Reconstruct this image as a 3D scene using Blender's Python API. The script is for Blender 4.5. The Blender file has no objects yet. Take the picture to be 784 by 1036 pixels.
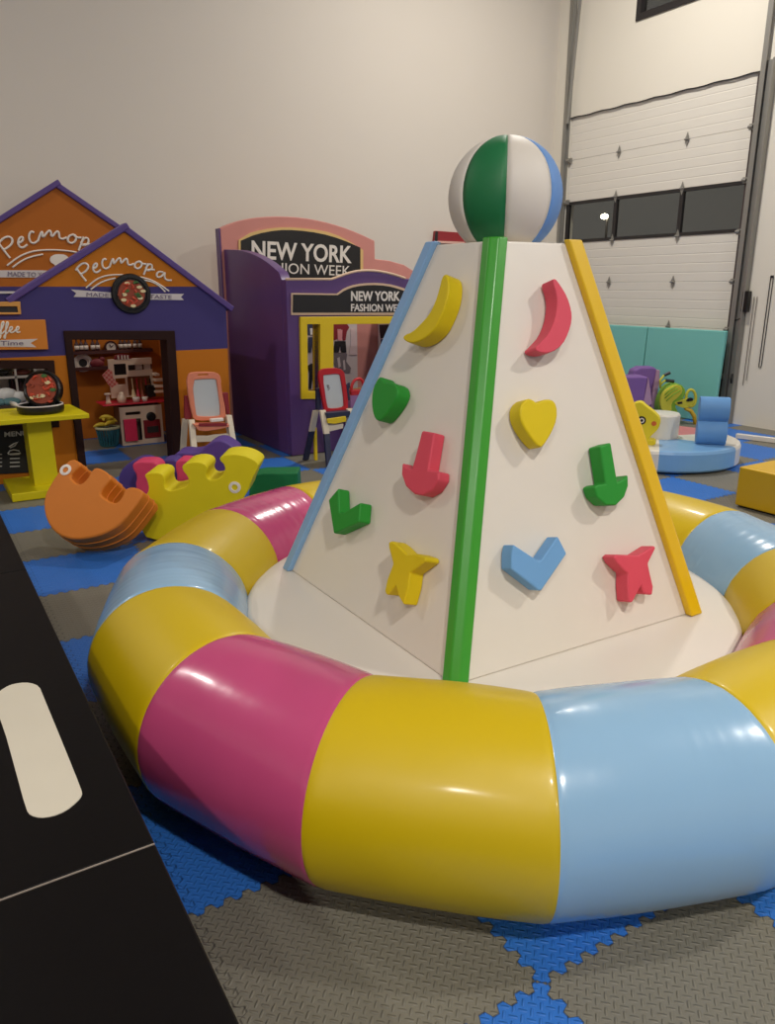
import bpy, bmesh, math, random
from mathutils import Vector, Matrix, noise
random.seed(7)
C = bpy.context.scene.collection
V = Vector
PI = math.pi
# ------------------------------------------------------------------ camera
F, PITCH, YAW, CAMZ = 775.0, 0.286567572, 0.554057888, 1.50143509
CAM = V((0, 0, CAMZ))
FW = V((math.sin(YAW)*math.cos(PITCH), math.cos(YAW)*math.cos(PITCH), -math.sin(PITCH)))
RT = V((math.cos(YAW), -math.sin(YAW), 0))
UP = RT.cross(FW)
cd = bpy.data.cameras.new('camera'); cam = bpy.data.objects.new('camera', cd); C.objects.link(cam)
cd.sensor_fit = 'VERTICAL'; cd.sensor_height = 24; cd.lens = F/1036*24; cd.clip_start = .02; cd.clip_end = 200
cam.location = CAM; cam.rotation_euler = (PI/2-PITCH, 0, -YAW)
bpy.context.scene.camera = cam

# survey helpers: a sight line met with a real plane of the room
def ray(x, y): return FW + RT*((x-392)/F) + UP*((518-y)/F)
def onZ(x, y, z=0): d = ray(x, y); return CAM + d*((z-CAMZ)/d.z)
def onX(x, y, X): d = ray(x, y); return CAM + d*(X/d.x)
def onY(x, y, Y): d = ray(x, y); return CAM + d*(Y/d.y)
def onP(x, y, pt, n): d = ray(x, y); return CAM + d*((pt-CAM).dot(n)/d.dot(n))
def zz(pts, s, ox, oy): return [(ox+a/s, oy+b/s) for a, b in pts]

# ------------------------------------------------------------------ materials
def lin(c):
    c /= 255
    return c/12.92 if c <= .04045 else ((c+.055)/1.055)**2.4
def col(rgb): return (lin(rgb[0]), lin(rgb[1]), lin(rgb[2]), 1)
_m = {}
def mat(name, rgb, rough=.5, spec=.5, bump=0, bscale=40, metal=0, coat=0, emit=0, var=.04, vscale=6):
    if name in _m: return _m[name]
    m = bpy.data.materials.new(name); m.use_nodes = True
    nt = m.node_tree; b = nt.nodes['Principled BSDF']
    b.inputs['Roughness'].default_value = rough
    b.inputs['Specular IOR Level'].default_value = spec
    b.inputs['Metallic'].default_value = metal
    b.inputs['Coat Weight'].default_value = coat
    b.inputs['Coat Roughness'].default_value = .12
    c = col(rgb)
    tc = nt.nodes.new('ShaderNodeTexCoord')
    n = nt.nodes.new('ShaderNodeTexNoise'); n.inputs['Scale'].default_value = vscale; n.inputs['Detail'].default_value = 3
    nt.links.new(tc.outputs['Object'], n.inputs['Vector'])
    mx = nt.nodes.new('ShaderNodeMix'); mx.data_type = 'RGBA'
    mx.inputs['A'].default_value = tuple(v*(1-var) for v in c[:3])+(1,)
    mx.inputs['B'].default_value = tuple(min(1, v*(1+var)) for v in c[:3])+(1,)
    nt.links.new(n.outputs['Fac'], mx.inputs['Factor'])
    nt.links.new(mx.outputs['Result'], b.inputs['Base Color'])
    if emit:
        b.inputs['Emission Color'].default_value = c; b.inputs['Emission Strength'].default_value = emit
    if bump:
        n2 = nt.nodes.new('ShaderNodeTexNoise'); n2.inputs['Scale'].default_value = bscale; n2.inputs['Detail'].default_value = 2
        nt.links.new(tc.outputs['Object'], n2.inputs['Vector'])
        bp = nt.nodes.new('ShaderNodeBump'); bp.inputs['Strength'].default_value = bump; bp.inputs['Distance'].default_value = .01
        nt.links.new(n2.outputs['Fac'], bp.inputs['Height']); nt.links.new(bp.outputs['Normal'], b.inputs['Normal'])
    _m[name] = m
    return m
def vinyl(name, rgb, rough=.22, coat=.3): return mat(name, rgb, rough, .5, .12, 9, coat=coat, var=.03, vscale=3)
def foam(name, rgb, rough=.55): return mat(name, rgb, rough, .35, .06, 30, var=.04, vscale=9)

def zone_mat(name, z1, z2, lo, mid, hi, rough=.6):
    """printed panel: three bands of colour split at two heights"""
    m = bpy.data.materials.new(name); m.use_nodes = True
    nt = m.node_tree; b = nt.nodes['Principled BSDF']; b.inputs['Roughness'].default_value = rough; b.inputs['Specular IOR Level'].default_value = .3
    tc = nt.nodes.new('ShaderNodeTexCoord'); s = nt.nodes.new('ShaderNodeSeparateXYZ')
    nt.links.new(tc.outputs['Object'], s.inputs[0])
    prev = None
    def gt(z):
        g = nt.nodes.new('ShaderNodeMath'); g.operation = 'GREATER_THAN'; g.inputs[1].default_value = z
        nt.links.new(s.outputs['Z'], g.inputs[0]); return g
    a = nt.nodes.new('ShaderNodeMix'); a.data_type = 'RGBA'; a.inputs['A'].default_value = col(lo); a.inputs['B'].default_value = col(mid)
    nt.links.new(gt(z1).outputs[0], a.inputs['Factor'])
    c = nt.nodes.new('ShaderNodeMix'); c.data_type = 'RGBA'; c.inputs['B'].default_value = col(hi)
    nt.links.new(a.outputs['Result'], c.inputs['A']); nt.links.new(gt(z2).outputs[0], c.inputs['Factor'])
    nt.links.new(c.outputs['Result'], b.inputs['Base Color'])
    return m

# ------------------------------------------------------------------ object plumbing
ORG = {}
def tag(o, label, cat=None, group=None):
    o['label'] = label
    if cat: o['category'] = cat
    if group: o['group'] = group
    return o
def thing(name, loc, label, cat, group=None):
    o = bpy.data.objects.new(name, None); C.objects.link(o); o.empty_display_size = .1
    o.location = loc; ORG[o.name] = V(loc)
    return tag(o, label, cat, group)
def obj(name, bm, m, parent=None, smooth=False, bevel=0, seg=3, label=None, angle=35):
    """bmesh in world coordinates -> ONE mesh object"""
    bmesh.ops.recalc_face_normals(bm, faces=bm.faces)
    if parent is not None: org = ORG[parent.name]
    else:
        xs = [v.co for v in bm.verts]
        org = V(((min(c.x for c in xs)+max(c.x for c in xs))/2, (min(c.y for c in xs)+max(c.y for c in xs))/2, min(c.z for c in xs)))
    for v in bm.verts: v.co -= org
    me = bpy.data.meshes.new(name); bm.to_mesh(me); bm.free()
    ms = m if isinstance(m, (list, tuple)) else [m]
    for q in ms: me.materials.append(q)
    for p in me.polygons: p.use_smooth = False
    o = bpy.data.objects.new(name, me); C.objects.link(o)
    ORG[o.name] = org
    if parent is not None: o.parent = parent
    else: o.location = org
    if smooth:
        for p in me.polygons: p.use_smooth = True
    if bevel:
        b = o.modifiers.new('soft_edge', 'BEVEL'); b.width = bevel; b.segments = seg; b.limit_method = 'ANGLE'; b.angle_limit = math.radians(angle)
        b.harden_normals = True
        for p in me.polygons: p.use_smooth = True
    if label: o['label'] = label
    return o
def struct(name, bm, m, parent=None, **k):
    o = obj(name, bm, m, parent, **k)
    if parent is None: o['kind'] = 'structure'
    return o
def BM(): return bmesh.new()
def copy_tree(o, parent=None):
    c = o.copy(); C.objects.link(c); c.parent = parent
    ORG[c.name] = ORG[o.name]
    for ch in list(o.children): copy_tree(ch, c)
    return c

# ------------------------------------------------------------------ mesh makers
def box(bm, lo, hi):
    x0, y0, z0 = lo; x1, y1, z1 = hi
    vs = [bm.verts.new(p) for p in ((x0,y0,z0),(x1,y0,z0),(x1,y1,z0),(x0,y1,z0),(x0,y0,z1),(x1,y0,z1),(x1,y1,z1),(x0,y1,z1))]
    for f in ((0,3,2,1),(4,5,6,7),(0,1,5,4),(1,2,6,5),(2,3,7,6),(3,0,4,7)): bm.faces.new([vs[i] for i in f])
    return bm
def hexa(bm, a, b):
    """a, b: two quads (4 points each), joined"""
    va = [bm.verts.new(p) for p in a]; vb = [bm.verts.new(p) for p in b]
    n = len(a)
    bm.faces.new(va); bm.faces.new(vb[::-1])
    for i in range(n): bm.faces.new((va[i], vb[i], vb[(i+1) % n], va[(i+1) % n]))
    return bm
def prism(bm, pts, off):
    return hexa(bm, [V(p) for p in pts], [V(p)+V(off) for p in pts])
def plate(bm, loops, off):
    """flat plate with holes: loops of 3-D points (outer, holes...), thickness vector"""
    b2 = BM(); es = []
    for lp in loops:
        vs = [b2.verts.new(V(p)) for p in lp]
        for i in range(len(vs)): es.append(b2.edges.new((vs[i], vs[(i+1) % len(vs)])))
    bmesh.ops.triangle_fill(b2, use_beauty=True, use_dissolve=False, edges=es)
    b2.verts.index_update()
    A = [bm.verts.new(v.co) for v in b2.verts]; B = [bm.verts.new(v.co+V(off)) for v in b2.verts]
    for f in b2.faces:
        ix = [v.index for v in f.verts]
        bm.faces.new([A[i] for i in ix]); bm.faces.new([B[i] for i in ix[::-1]])
    for e in b2.edges:
        if len(e.link_faces) == 1:
            i, j = e.verts[0].index, e.verts[1].index
            bm.faces.new((A[i], B[i], B[j], A[j]))
    b2.free()
    return bm
def grid_plate(bm, y, outer, holes, d):
    """upright plate in the XZ plane with rectangular holes (point pairs)"""
    R = lambda pr: (min(p.x for p in pr), max(p.x for p in pr), min(p.z for p in pr), max(p.z for p in pr))
    o = R(outer); hs = [R(h) for h in holes]
    xs = sorted({o[0], o[1], *[v for h in hs for v in h[:2]]}); zs = sorted({o[2], o[3], *[v for h in hs for v in h[2:]]})
    for i in range(len(xs)-1):
        for k in range(len(zs)-1):
            cx_, cz_ = (xs[i]+xs[i+1])/2, (zs[k]+zs[k+1])/2
            if not any(h[0] < cx_ < h[1] and h[2] < cz_ < h[3] for h in hs): box(bm, (xs[i], y, zs[k]), (xs[i+1], y+d, zs[k+1]))
    bmesh.ops.remove_doubles(bm, verts=bm.verts, dist=1e-5)
    c = {}
    for f in list(bm.faces): c.setdefault(tuple(round(q, 4) for q in f.calc_center_median()), []).append(f)
    bmesh.ops.delete(bm, geom=[f for g in c.values() if len(g) > 1 for f in g], context='FACES')
    return bm
def frame_axes(d):
    d = V(d).normalized(); a = V((0,0,1)) if abs(d.z) < .9 else V((1,0,0))
    u = d.cross(a).normalized(); return u, d.cross(u).normalized()
def tube(bm, pts, r, n=10, closed=False, caps=True):
    pts = [V(p) for p in pts]; rs = r if isinstance(r, (list, tuple)) else [r]*len(pts)
    rings = []; u = None
    N = len(pts)
    for i, p in enumerate(pts):
        a = pts[(i-1) % N] if (closed or i > 0) else p
        b = pts[(i+1) % N] if (closed or i < N-1) else p
        d = (b-a).normalized()
        if u is None: u, w = frame_axes(d)
        else:
            u = (u - d*u.dot(d)).normalized(); w = d.cross(u)
        rings.append([bm.verts.new(p+(u*math.cos(2*PI*k/n)+w*math.sin(2*PI*k/n))*rs[i]) for k in range(n)])
    M = N if closed else N-1
    for i in range(M):
        A, B = rings[i], rings[(i+1) % N]
        for k in range(n): bm.faces.new((A[k], A[(k+1) % n], B[(k+1) % n], B[k]))
    if not closed and caps:
        bm.faces.new(rings[0][::-1]); bm.faces.new(rings[-1])
    return bm
def lathe(bm, c, prof, n=32, ax=None):
    """prof: (radius, height) list along axis ax from centre c"""
    c = V(c); ax = V(ax).normalized() if ax else V((0,0,1)); u, w = frame_axes(ax)
    rings = []
    for r, h in prof:
        if r < 1e-6: rings.append([bm.verts.new(c+ax*h)])
        else: rings.append([bm.verts.new(c+ax*h+(u*math.cos(2*PI*k/n)+w*math.sin(2*PI*k/n))*r) for k in range(n)])
    for A, B in zip(rings[:-1], rings[1:]):
        for k in range(n):
            q = []
            for vv in (A[k % len(A)], A[(k+1) % len(A)], B[(k+1) % len(B)], B[k % len(B)]):
                if vv not in q: q.append(vv)
            if len(q) > 2: bm.faces.new(q)
    if len(rings[0]) > 1: bm.faces.new(rings[0][::-1])
    if len(rings[-1]) > 1: bm.faces.new(rings[-1])
    return bm
def ball(bm, c, rx, ry=None, rz=None, n=16, m=10):
    ry = ry or rx; rz = rz or rx
    pr = [(math.sin(PI*i/m), -math.cos(PI*i/m)) for i in range(m+1)]; pr[0] = (0,-1); pr[-1] = (0,1)
    b2 = BM(); lathe(b2, (0,0,0), pr, n)
    b2.verts.index_update()
    vs = [bm.verts.new(V(c)+V((v.co.x*rx, v.co.y*ry, v.co.z*rz))) for v in b2.verts]
    for f in b2.faces: bm.faces.new([vs[v.index] for v in f.verts])
    b2.free(); return bm
def smooth_loop(pts, it=2, closed=True):
    for _ in range(it):
        q = []; n = len(pts)
        for i in range(n if closed else n-1):
            a, b = V(pts[i]), V(pts[(i+1) % n]); q += [a.lerp(b, .25), a.lerp(b, .75)]
        if not closed: q = [V(pts[0])]+q+[V(pts[-1])]
        pts = q
    return pts
def smooth2(pts, it=2, closed=True): return [(p.x, p.y) for p in smooth_loop([V((a, b, 0)) for a, b in pts], it, closed)]
def text_bm(s, A, B, T, n, depth=.004, bold=0.0, shear=0, space=1.0):
    """lettering: A, B ends of the base line, T top of the first letter, n outward normal"""
    cu = bpy.data.curves.new('lettering', 'FONT'); cu.body = s; cu.offset = bold; cu.shear = shear; cu.space_character = space
    cu.resolution_u = 4
    o = bpy.data.objects.new('lettering', cu); C.objects.link(o)
    bpy.context.view_layer.update()
    me = bpy.data.meshes.new_from_object(o.evaluated_get(bpy.context.evaluated_depsgraph_get()))
    bpy.data.objects.remove(o); bpy.data.curves.remove(cu)
    xs = [v.co.x for v in me.vertices]; ys = [v.co.y for v in me.vertices]
    x0, x1, y0, y1 = min(xs), max(xs), min(ys), max(ys)
    A, B, T, n = V(A), V(B), V(T), V(n).normalized()
    bm = BM(); bm.from_mesh(me); bpy.data.meshes.remove(me)
    # one mesh per word: cut at the widest gaps
    bm.verts.ensure_lookup_table(); seen = set(); isl = []
    for v in bm.verts:
        if v in seen: continue
        st = [v]; seen.add(v); g = []
        while st:
            q = st.pop(); g.append(q)
            for e in q.link_edges:
                o2 = e.other_vert(q)
                if o2 not in seen: seen.add(o2); st.append(o2)
        isl.append((min(q.co.x for q in g), max(q.co.x for q in g)))
    isl.sort(); gaps = []; mx = isl[0][1]
    for a, b_ in isl[1:]:
        gaps.append((a-mx, (a+mx)/2)); mx = max(mx, b_)
    nw = len(s.split()); cuts = sorted(g[1] for g in sorted(gaps, reverse=True)[:nw-1])
    outs = []
    for i in range(nw):
        lo = cuts[i-1] if i else -1e9; hi = cuts[i] if i < nw-1 else 1e9
        b3 = bm.copy(); bmesh.ops.delete(b3, geom=[v for v in b3.verts if not lo < v.co.x < hi], context='VERTS')
        for v in b3.verts:
            u = (v.co.x-x0)/(x1-x0); w = (v.co.y-y0)/(y1-y0); v.co = A+(B-A)*u+(T-A)*w
        r = bmesh.ops.extrude_face_region(b3, geom=list(b3.faces))
        bmesh.ops.translate(b3, vec=n*depth, verts=[g for g in r['geom'] if isinstance(g, bmesh.types.BMVert)])
        outs.append(b3)
    bm.free()
    return outs
def strokes_bm(strokes, r, n=6):
    bm = BM()
    for s in strokes:
        s = [V(p) for p in s]
        if len(s) > 2: s = smooth_loop(s, 2, False)
        tube(bm, s, r, n)
    return bm

# ------------------------------------------------------------------ palette
M_white = vinyl('white_vinyl', (222, 214, 202), .38, .1)
M_yel = vinyl('yellow_vinyl', (204, 174, 0), .42, .12)
M_pink = vinyl('pink_vinyl', (192, 74, 120), .24, .3)
M_blue = vinyl('pale_blue_vinyl', (140, 178, 208), .24, .3)
M_grn = vinyl('green_bar_vinyl', (58, 150, 42), .35, .1)
M_bluebar = vinyl('blue_bar_vinyl', (128, 168, 210), .38, .1)
M_yelbar = vinyl('yellow_bar_vinyl', (220, 178, 8), .38, .1)
H_yel = foam('yellow_hold', (214, 188, 8)); H_gold = H_yel
H_grn = foam('green_hold', (36, 140, 44)); H_pink = foam('pink_hold', (212, 74, 92)); H_blue = foam('blue_hold', (110, 160, 208))
F_orange = foam('orange_foam', (208, 120, 36)); F_yel = foam('bright_yellow_foam', (222, 206, 20)); F_purp = foam('purple_foam', (92, 66, 140))
F_pink = foam('pink_foam', (214, 66, 104)); F_green = foam('dark_green_foam', (20, 112, 62))
M_black = mat('black_plastic', (14, 13, 14), .35)
M_blacktop = mat('black_table_laminate', (9, 6, 6), .5, .12, .02, 60)
M_print_white = mat('white_print', (232, 224, 214), .5, .3)
M_steel = mat('galvanised_steel', (150, 148, 142), .45, .5, metal=.6)
M_dark = mat('dark_frame', (36, 32, 32), .5)

# ================================================================== THE ROOM
T = .6; OX, OY = 1.006, .968516847
def floor_material():
    m = bpy.data.materials.new('puzzle_mat_floor'); m.use_nodes = True
    nt = m.node_tree; L = nt.links.new; b = nt.nodes['Principled BSDF']
    def mth(op, a, c=None, d=None):
        n = nt.nodes.new('ShaderNodeMath'); n.operation = op
        for i, x in enumerate((a, c, d)):
            if x is None: continue
            if isinstance(x, (int, float)): n.inputs[i].default_value = x
            else: L(x, n.inputs[i])
        return n.outputs[0]
    g = nt.nodes.new('ShaderNodeNewGeometry'); s = nt.nodes.new('ShaderNodeSeparateXYZ'); L(g.outputs['Position'], s.inputs[0])
    u = mth('DIVIDE', mth('SUBTRACT', s.outputs['X'], OX), T); v = mth('DIVIDE', mth('SUBTRACT', s.outputs['Y'], OY), T)
    def tooth(w):   # rounded square wave, teeth of the puzzle edge
        q = mth('SINE', mth('MULTIPLY', w, 2*PI*12))
        return mth('MULTIPLY', mth('MINIMUM', mth('MAXIMUM', mth('MULTIPLY', q, 1.9), -1.0), 1.0), .016)
    u2 = mth('ADD', u, tooth(v)); v2 = mth('ADD', v, tooth(u))
    par = mth('MODULO', mth('ADD', mth('ADD', mth('MAXIMUM', mth('FLOOR', u2), -1.0), mth('FLOOR', v2)), 1001), 2.0)
    # seam groove
    def edge(w): f = mth('FRACT', w); return mth('MINIMUM', f, mth('SUBTRACT', 1.0, f))
    seam = mth('LESS_THAN', mth('MINIMUM', edge(u2), edge(v2)), .0035)
    # tread pattern: short bars, turned in every other cell
    cs = .0195
    a = mth('DIVIDE', s.outputs['X'], cs); c = mth('DIVIDE', s.outputs['Y'], cs)
    # turn 45 degrees
    p = mth('MULTIPLY', mth('ADD', a, c), .7071); q = mth('MULTIPLY', mth('SUBTRACT', a, c), .7071)
    cell = mth('MODULO', mth('ADD', mth('ADD', mth('FLOOR', p), mth('FLOOR', q)), 1000), 2.0)
    fp = mth('ABSOLUTE', mth('SUBTRACT', mth('FRACT', p), .5)); fq = mth('ABSOLUTE', mth('SUBTRACT', mth('FRACT', q), .5))
    def bar(lo, wi):
        e = mth('ADD', mth('POWER', mth('DIVIDE', lo, .72), 2.0), mth('POWER', mth('DIVIDE', wi, .19), 2.0))
        return mth('MAXIMUM', mth('SUBTRACT', 1.0, e), 0.0)
    h1 = bar(fp, fq); h2 = bar(fq, fp)
    h = mth('ADD', mth('MULTIPLY', h1, cell), mth('MULTIPLY', h2, mth('SUBTRACT', 1.0, cell)))
    h = mth('SUBTRACT', mth('POWER', h, .6), mth('MULTIPLY', seam, 1.2))
    nz = nt.nodes.new('ShaderNodeTexNoise'); nz.inputs['Scale'].default_value = 2.5; nz.inputs['Detail'].default_value = 4
    L(g.outputs['Position'], nz.inputs['Vector'])
    mx = nt.nodes.new('ShaderNodeMix'); mx.data_type = 'RGBA'
    mx.inputs['A'].default_value = col((120, 116, 104)); mx.inputs['B'].default_value = col((48, 112, 198))
    L(par, mx.inputs['Factor'])
    dk = nt.nodes.new('ShaderNodeMix'); dk.data_type = 'RGBA'; dk.blend_type = 'MULTIPLY'; dk.inputs['B'].default_value = (.35, .35, .36, 1)
    L(mx.outputs['Result'], dk.inputs['A']); L(mth('MULTIPLY', seam, .8), dk.inputs['Factor'])
    vr = nt.nodes.new('ShaderNodeHueSaturation'); L(dk.outputs['Result'], vr.inputs['Color'])
    L(mth('ADD', .9, mth('MULTIPLY', nz.outputs['Fac'], .2)), vr.inputs['Value'])
    L(vr.outputs['Color'], b.inputs['Base Color'])
    b.inputs['Roughness'].default_value = .5; b.inputs['Specular IOR Level'].default_value = .4
    bp = nt.nodes.new('ShaderNodeBump'); bp.inputs['Strength'].default_value = .85; bp.inputs['Distance'].default_value = .0034
    L(h, bp.inputs['Height']); L(bp.outputs['Normal'], b.inputs['Normal'])
    return m
XR, YB, XL, YF, ZC = 7.9, 8.5, -7.0, -9.0, 6.6
M_wall = mat('painted_wall', (214, 206, 194), .7, .25, .03, 80, var=.015, vscale=1.2)
M_wallr = mat('insulated_white_wall', (226, 220, 206), .6, .3, .03, 60, var=.015, vscale=1.2)
bm = box(BM(), (XL, YF, -.12), (XR, YB, 0)); struct('floor', bm, floor_material())
struct('wall_back', box(BM(), (XL, YB, -.12), (XR+.15, YB+.15, ZC)), M_wall)
struct('wall_left', box(BM(), (XL-.15, YF, -.12), (XL, YB+.15, ZC)), M_wall)
struct('wall_front', box(BM(), (XL-.15, YF-.15, -.12), (XR+.15, YF, ZC)), M_wall)
struct('ceiling', box(BM(), (XL-.15, YF-.15, ZC), (XR+.15, YB+.15, ZC+.15)), mat('ceiling_deck', (228, 224, 216), .8))
DY0, DY1, DZ = 5.47, 8.19, 3.62
def rx(y, z, x=XR): return V((x, y, z))
WY0, WY1, WZ0, WZ1 = 5.55, 7.2, 4.49, 5.4
struct('wall_right', plate(BM(), [[rx(YF, -.12), rx(DY0, -.12), rx(DY0, DZ), rx(DY1, DZ), rx(DY1, -.12), rx(YB, -.12), rx(YB, ZC), rx(YF, ZC)],
                                  [rx(WY0, WZ0), rx(WY1, WZ0), rx(WY1, WZ1), rx(WY0, WZ1)]], (.16, 0, 0)), M_wallr)
# night glass
def glass_mat():
    m = bpy.data.materials.new('window_glass'); m.use_nodes = True; nt = m.node_tree; nt.nodes.clear(); L = nt.links.new
    o = nt.nodes.new('ShaderNodeOutputMaterial'); mx = nt.nodes.new('ShaderNodeMixShader')
    t = nt.nodes.new('ShaderNodeBsdfTransparent'); t.inputs[0].default_value = (.82, .82, .8, 1)
    gl = nt.nodes.new('ShaderNodeBsdfGlossy'); gl.inputs['Roughness'].default_value = .06; gl.inputs[0].default_value = (.9, .9, .88, 1)
    fr = nt.nodes.new('ShaderNodeFresnel'); fr.inputs[0].default_value = 1.5
    ge = nt.nodes.new('ShaderNodeNewGeometry'); mu = nt.nodes.new('ShaderNodeMath'); mu.operation = 'MULTIPLY'; sb_ = nt.nodes.new('ShaderNodeMath'); sb_.operation = 'SUBTRACT'; sb_.inputs[0].default_value = 1
    L(ge.outputs['Backfacing'], sb_.inputs[1]); L(sb_.outputs[0], mu.inputs[0]); L(fr.outputs[0], mu.inputs[1]); L(mu.outputs[0], mx.inputs[0]); L(t.outputs[0], mx.inputs[1]); L(gl.outputs[0], mx.inputs[2]); L(mx.outputs[0], o.inputs[0])
    return m
M_glass = glass_mat()
w = struct('window_1', plate(BM(), [[rx(WY0, WZ0), rx(WY1, WZ0), rx(WY1, WZ1), rx(WY0, WZ1)],
                                    [rx(WY0+.07, WZ0+.07), rx(WY1-.07, WZ0+.07), rx(WY1-.07, WZ1-.07), rx(WY0+.07, WZ1-.07)]], (.1, 0, 0)), M_dark)
for v in w.data.vertices: v.co.x -= .02
obj('pane', box(BM(), (XR+.03, WY0+.06, WZ0+.06), (XR+.045, WY1-.06, WZ1-.06)), M_glass, w)

# ---- sectional garage door
M_door = mat('white_door_skin', (222, 217, 206), .5, .35, .02, 120, var=.01)
door = bpy.data.objects.new('door_1', None); C.objects.link(door); door.location = (XR+.06, (DY0+DY1)/2, 0); ORG[door.name] = V(door.location)
door['kind'] = 'structure'
PH = DZ/7
def ribbed(y0, y1, z0, z1):
    """door section with pressed grooves along its length"""
    bm = BM(); pr = [(XR+.05, z0), (XR+.023, z0), (XR+.02, z0+.004)]
    n = 5
    for k in range(1, n):
        z = z0+(z1-z0)*k/n
        pr += [(XR+.02, z-.008), (XR+.0218, z-.002), (XR+.0218, z+.002), (XR+.02, z+.008)]
    pr += [(XR+.02, z1-.004), (XR+.023, z1), (XR+.05, z1)]
    return prism(bm, [(x, y0, z) for x, z in pr], (0, y1-y0, 0))
for k in range(7):
    z0, z1 = k*PH+.001, (k+1)*PH-.001
    if k != 4: obj('door_section', ribbed(DY0+.01, DY1-.01, z0, z1), M_door, door)
z0, z1 = 4*PH, 5*PH
ys = [DY0+.01, DY0+.04, 6.295, 6.345, 7.29, 7.34, DY1-.06, DY1-.01]
loops = [[rx(ys[0], z0), rx(ys[-1], z0), rx(ys[-1], z1), rx(ys[0], z1)]]
for a, b_ in ((ys[1], ys[2]), (ys[3], ys[4]), (ys[5], ys[6])):
    loops.append([rx(a, z0+.035), rx(b_, z0+.035), rx(b_, z1-.035), rx(a, z1-.035)])
bmf = plate(BM(), loops, (.045, 0, 0)); bmesh.ops.translate(bmf, vec=(.01, 0, 0), verts=bmf.verts)
obj('window_frame', bmf, M_dark, door, label='dark frame of the window row across the door')
for a, b_ in ((ys[1], ys[2]), (ys[3], ys[4]), (ys[5], ys[6])):
    obj('pane', box(BM(), (XR+.03, a-.01, z0+.03), (XR+.036, b_+.01, z1-.03)), M_glass, door)
for k in range(1, 7):
    for y in (6.32, 7.32):
        z = k*PH
        bm = BM(); prism(bm, [(XR+.012, y-.03, z), (XR+.012, y, z-.075), (XR+.012, y+.03, z), (XR+.012, y, z+.075)], (-.006, 0, 0))
        tube(bm, [(XR+.0, y-.03, z), (XR+.0, y+.03, z)], .01, 8)
        obj('hinge', bm, M_steel, door)
    for y in (DY0+.03, DY1-.03):
        bm = box(BM(), (XR-.02, y-.03, k*PH-.03), (XR+.014, y+.03, k*PH+.03)); tube(bm, [(XR-.03, y-.02, k*PH), (XR-.03, y+.03, k*PH)], .018, 8)
        obj('roller_bracket', bm, M_steel, door)
# top seal, tracks
bm = BM(); pts = [(XR-.004, DY0+(DY1-DY0)*i/24, DZ-.004+.006*math.sin(i*1.7)) for i in range(25)]; tube(bm, pts, .007, 6)
obj('top_seal', bm, M_dark, door)
def channel(y0, y1, z1):
    bm = BM(); prism(bm, [(XR, y0, 0), (XR-.055, y0, 0), (XR-.055, y1, 0), (XR-.045, y1, 0), (XR-.045, y0+.012, 0), (XR, y0+.012, 0)], (0, 0, z1)); return bm
obj('track', channel(DY1+.03, DY1+.075, 6.1), M_steel, door, label='vertical steel track by the room corner')
obj('track', channel(DY0-.02, DY0-.07, 6.1), M_steel, door, label='vertical steel track on the door right side')
bm = box(BM(), (XR-.02, DY0-.17, 0), (XR, DY0-.0, 3.7)); box(bm, (XR-.075, DY0-.17, 0), (XR-.02, DY0-.155, 3.7)); obj('angle_iron', bm, M_steel, door)
bm = box(BM(), (XR-.02, DY1, 0), (XR, DY1+.07, 5.9)); obj('angle_iron', bm, M_steel, door)
bm = BM(); a = onX(574, 125, XR-.07); b_ = onX(589, -20, XR-.07); tube(bm, [a, b_], .02, 8); obj('lift_brace', bm, M_steel, door)
bm = box(BM(), (XR-.012, DY0-.0, 0), (XR+.02, DY0+.035, 3.6)); obj('side_seal', bm, mat('brown_seal', (66, 54, 52), .7), door)

# wall fittings beside the door
t = thing('control_box', onX(757, 305, XR)+V((-.02, 0, -.1)), 'small black control box fixed on the white wall right of the garage door', 'control box')
c = onX(757, 305, XR); bm = box(BM(), (XR-.07, c.y-.035, c.z-.11), (XR-.004, c.y+.035, c.z+.11)); obj('housing', bm, M_black, t, bevel=.008)
bm = BM(); tube(bm, [(XR-.02, c.y, c.z-.1), (XR-.02, c.y+.01, c.z-.16), (XR-.02, c.y+.1, c.z-.2), (XR-.02, c.y+.16, c.z-.21)], .006, 6); obj('cable', bm, M_dark, t)
M_cord = mat('grey_cord', (120, 112, 104), .6)
bm = BM()
for px in ((763, 300, 753, 390), (766, 300, 756, 385)):
    a = onX(px[0], px[1], XR-.012); b_ = onX(px[2], px[3], XR-.012); tube(bm, [V((XR-.012, a.y, a.z)), V((XR-.012, a.y, b_.z))], .004, 6)
tag(obj('pull_cord', bm, M_cord), 'pair of thin grey cords hanging on the white wall below the black control box', 'cord')
c2 = onX(768, 372, XR-.012); bm = BM()
tube(bm, [(XR-.005, c2.y+.012, 1.6), (XR-.005, c2.y+.012, c2.z+.03), (XR-.005, c2.y+.006, c2.z), (XR-.005, c2.y-.012, c2.z), (XR-.005, c2.y-.018, c2.z+.03), (XR-.005, c2.y-.018, 1.6)], .005, 6)
tube(bm, [(XR-.005, c2.y+.012, 1.6), (XR-.005, c2.y-.018, 1.6)], .012, 8)
tag(obj('chain_loop', bm, M_dark), 'dark looped pull chain hanging on the white wall at the far right', 'chain')

# outdoor lamp seen through the garage window
lp = CAM+ray(611.5, 219)*(15/ray(611.5, 219).x)
t = thing('outdoor_lamp', (lp.x, lp.y, 0), 'bright white lamp on a pole outside, seen through the left pane of the door windows', 'outdoor lamp')
bm = BM(); tube(bm, [(lp.x+.1, lp.y, 0), (lp.x+.1, lp.y, lp.z)], .03, 8); obj('pole', bm, M_dark, t)
bm = BM(); ball(bm, lp, .07, .1, .06); obj('lamp_head', bm, mat('lamp_light', (255, 244, 214), .5, emit=60), t, smooth=True)

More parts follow.
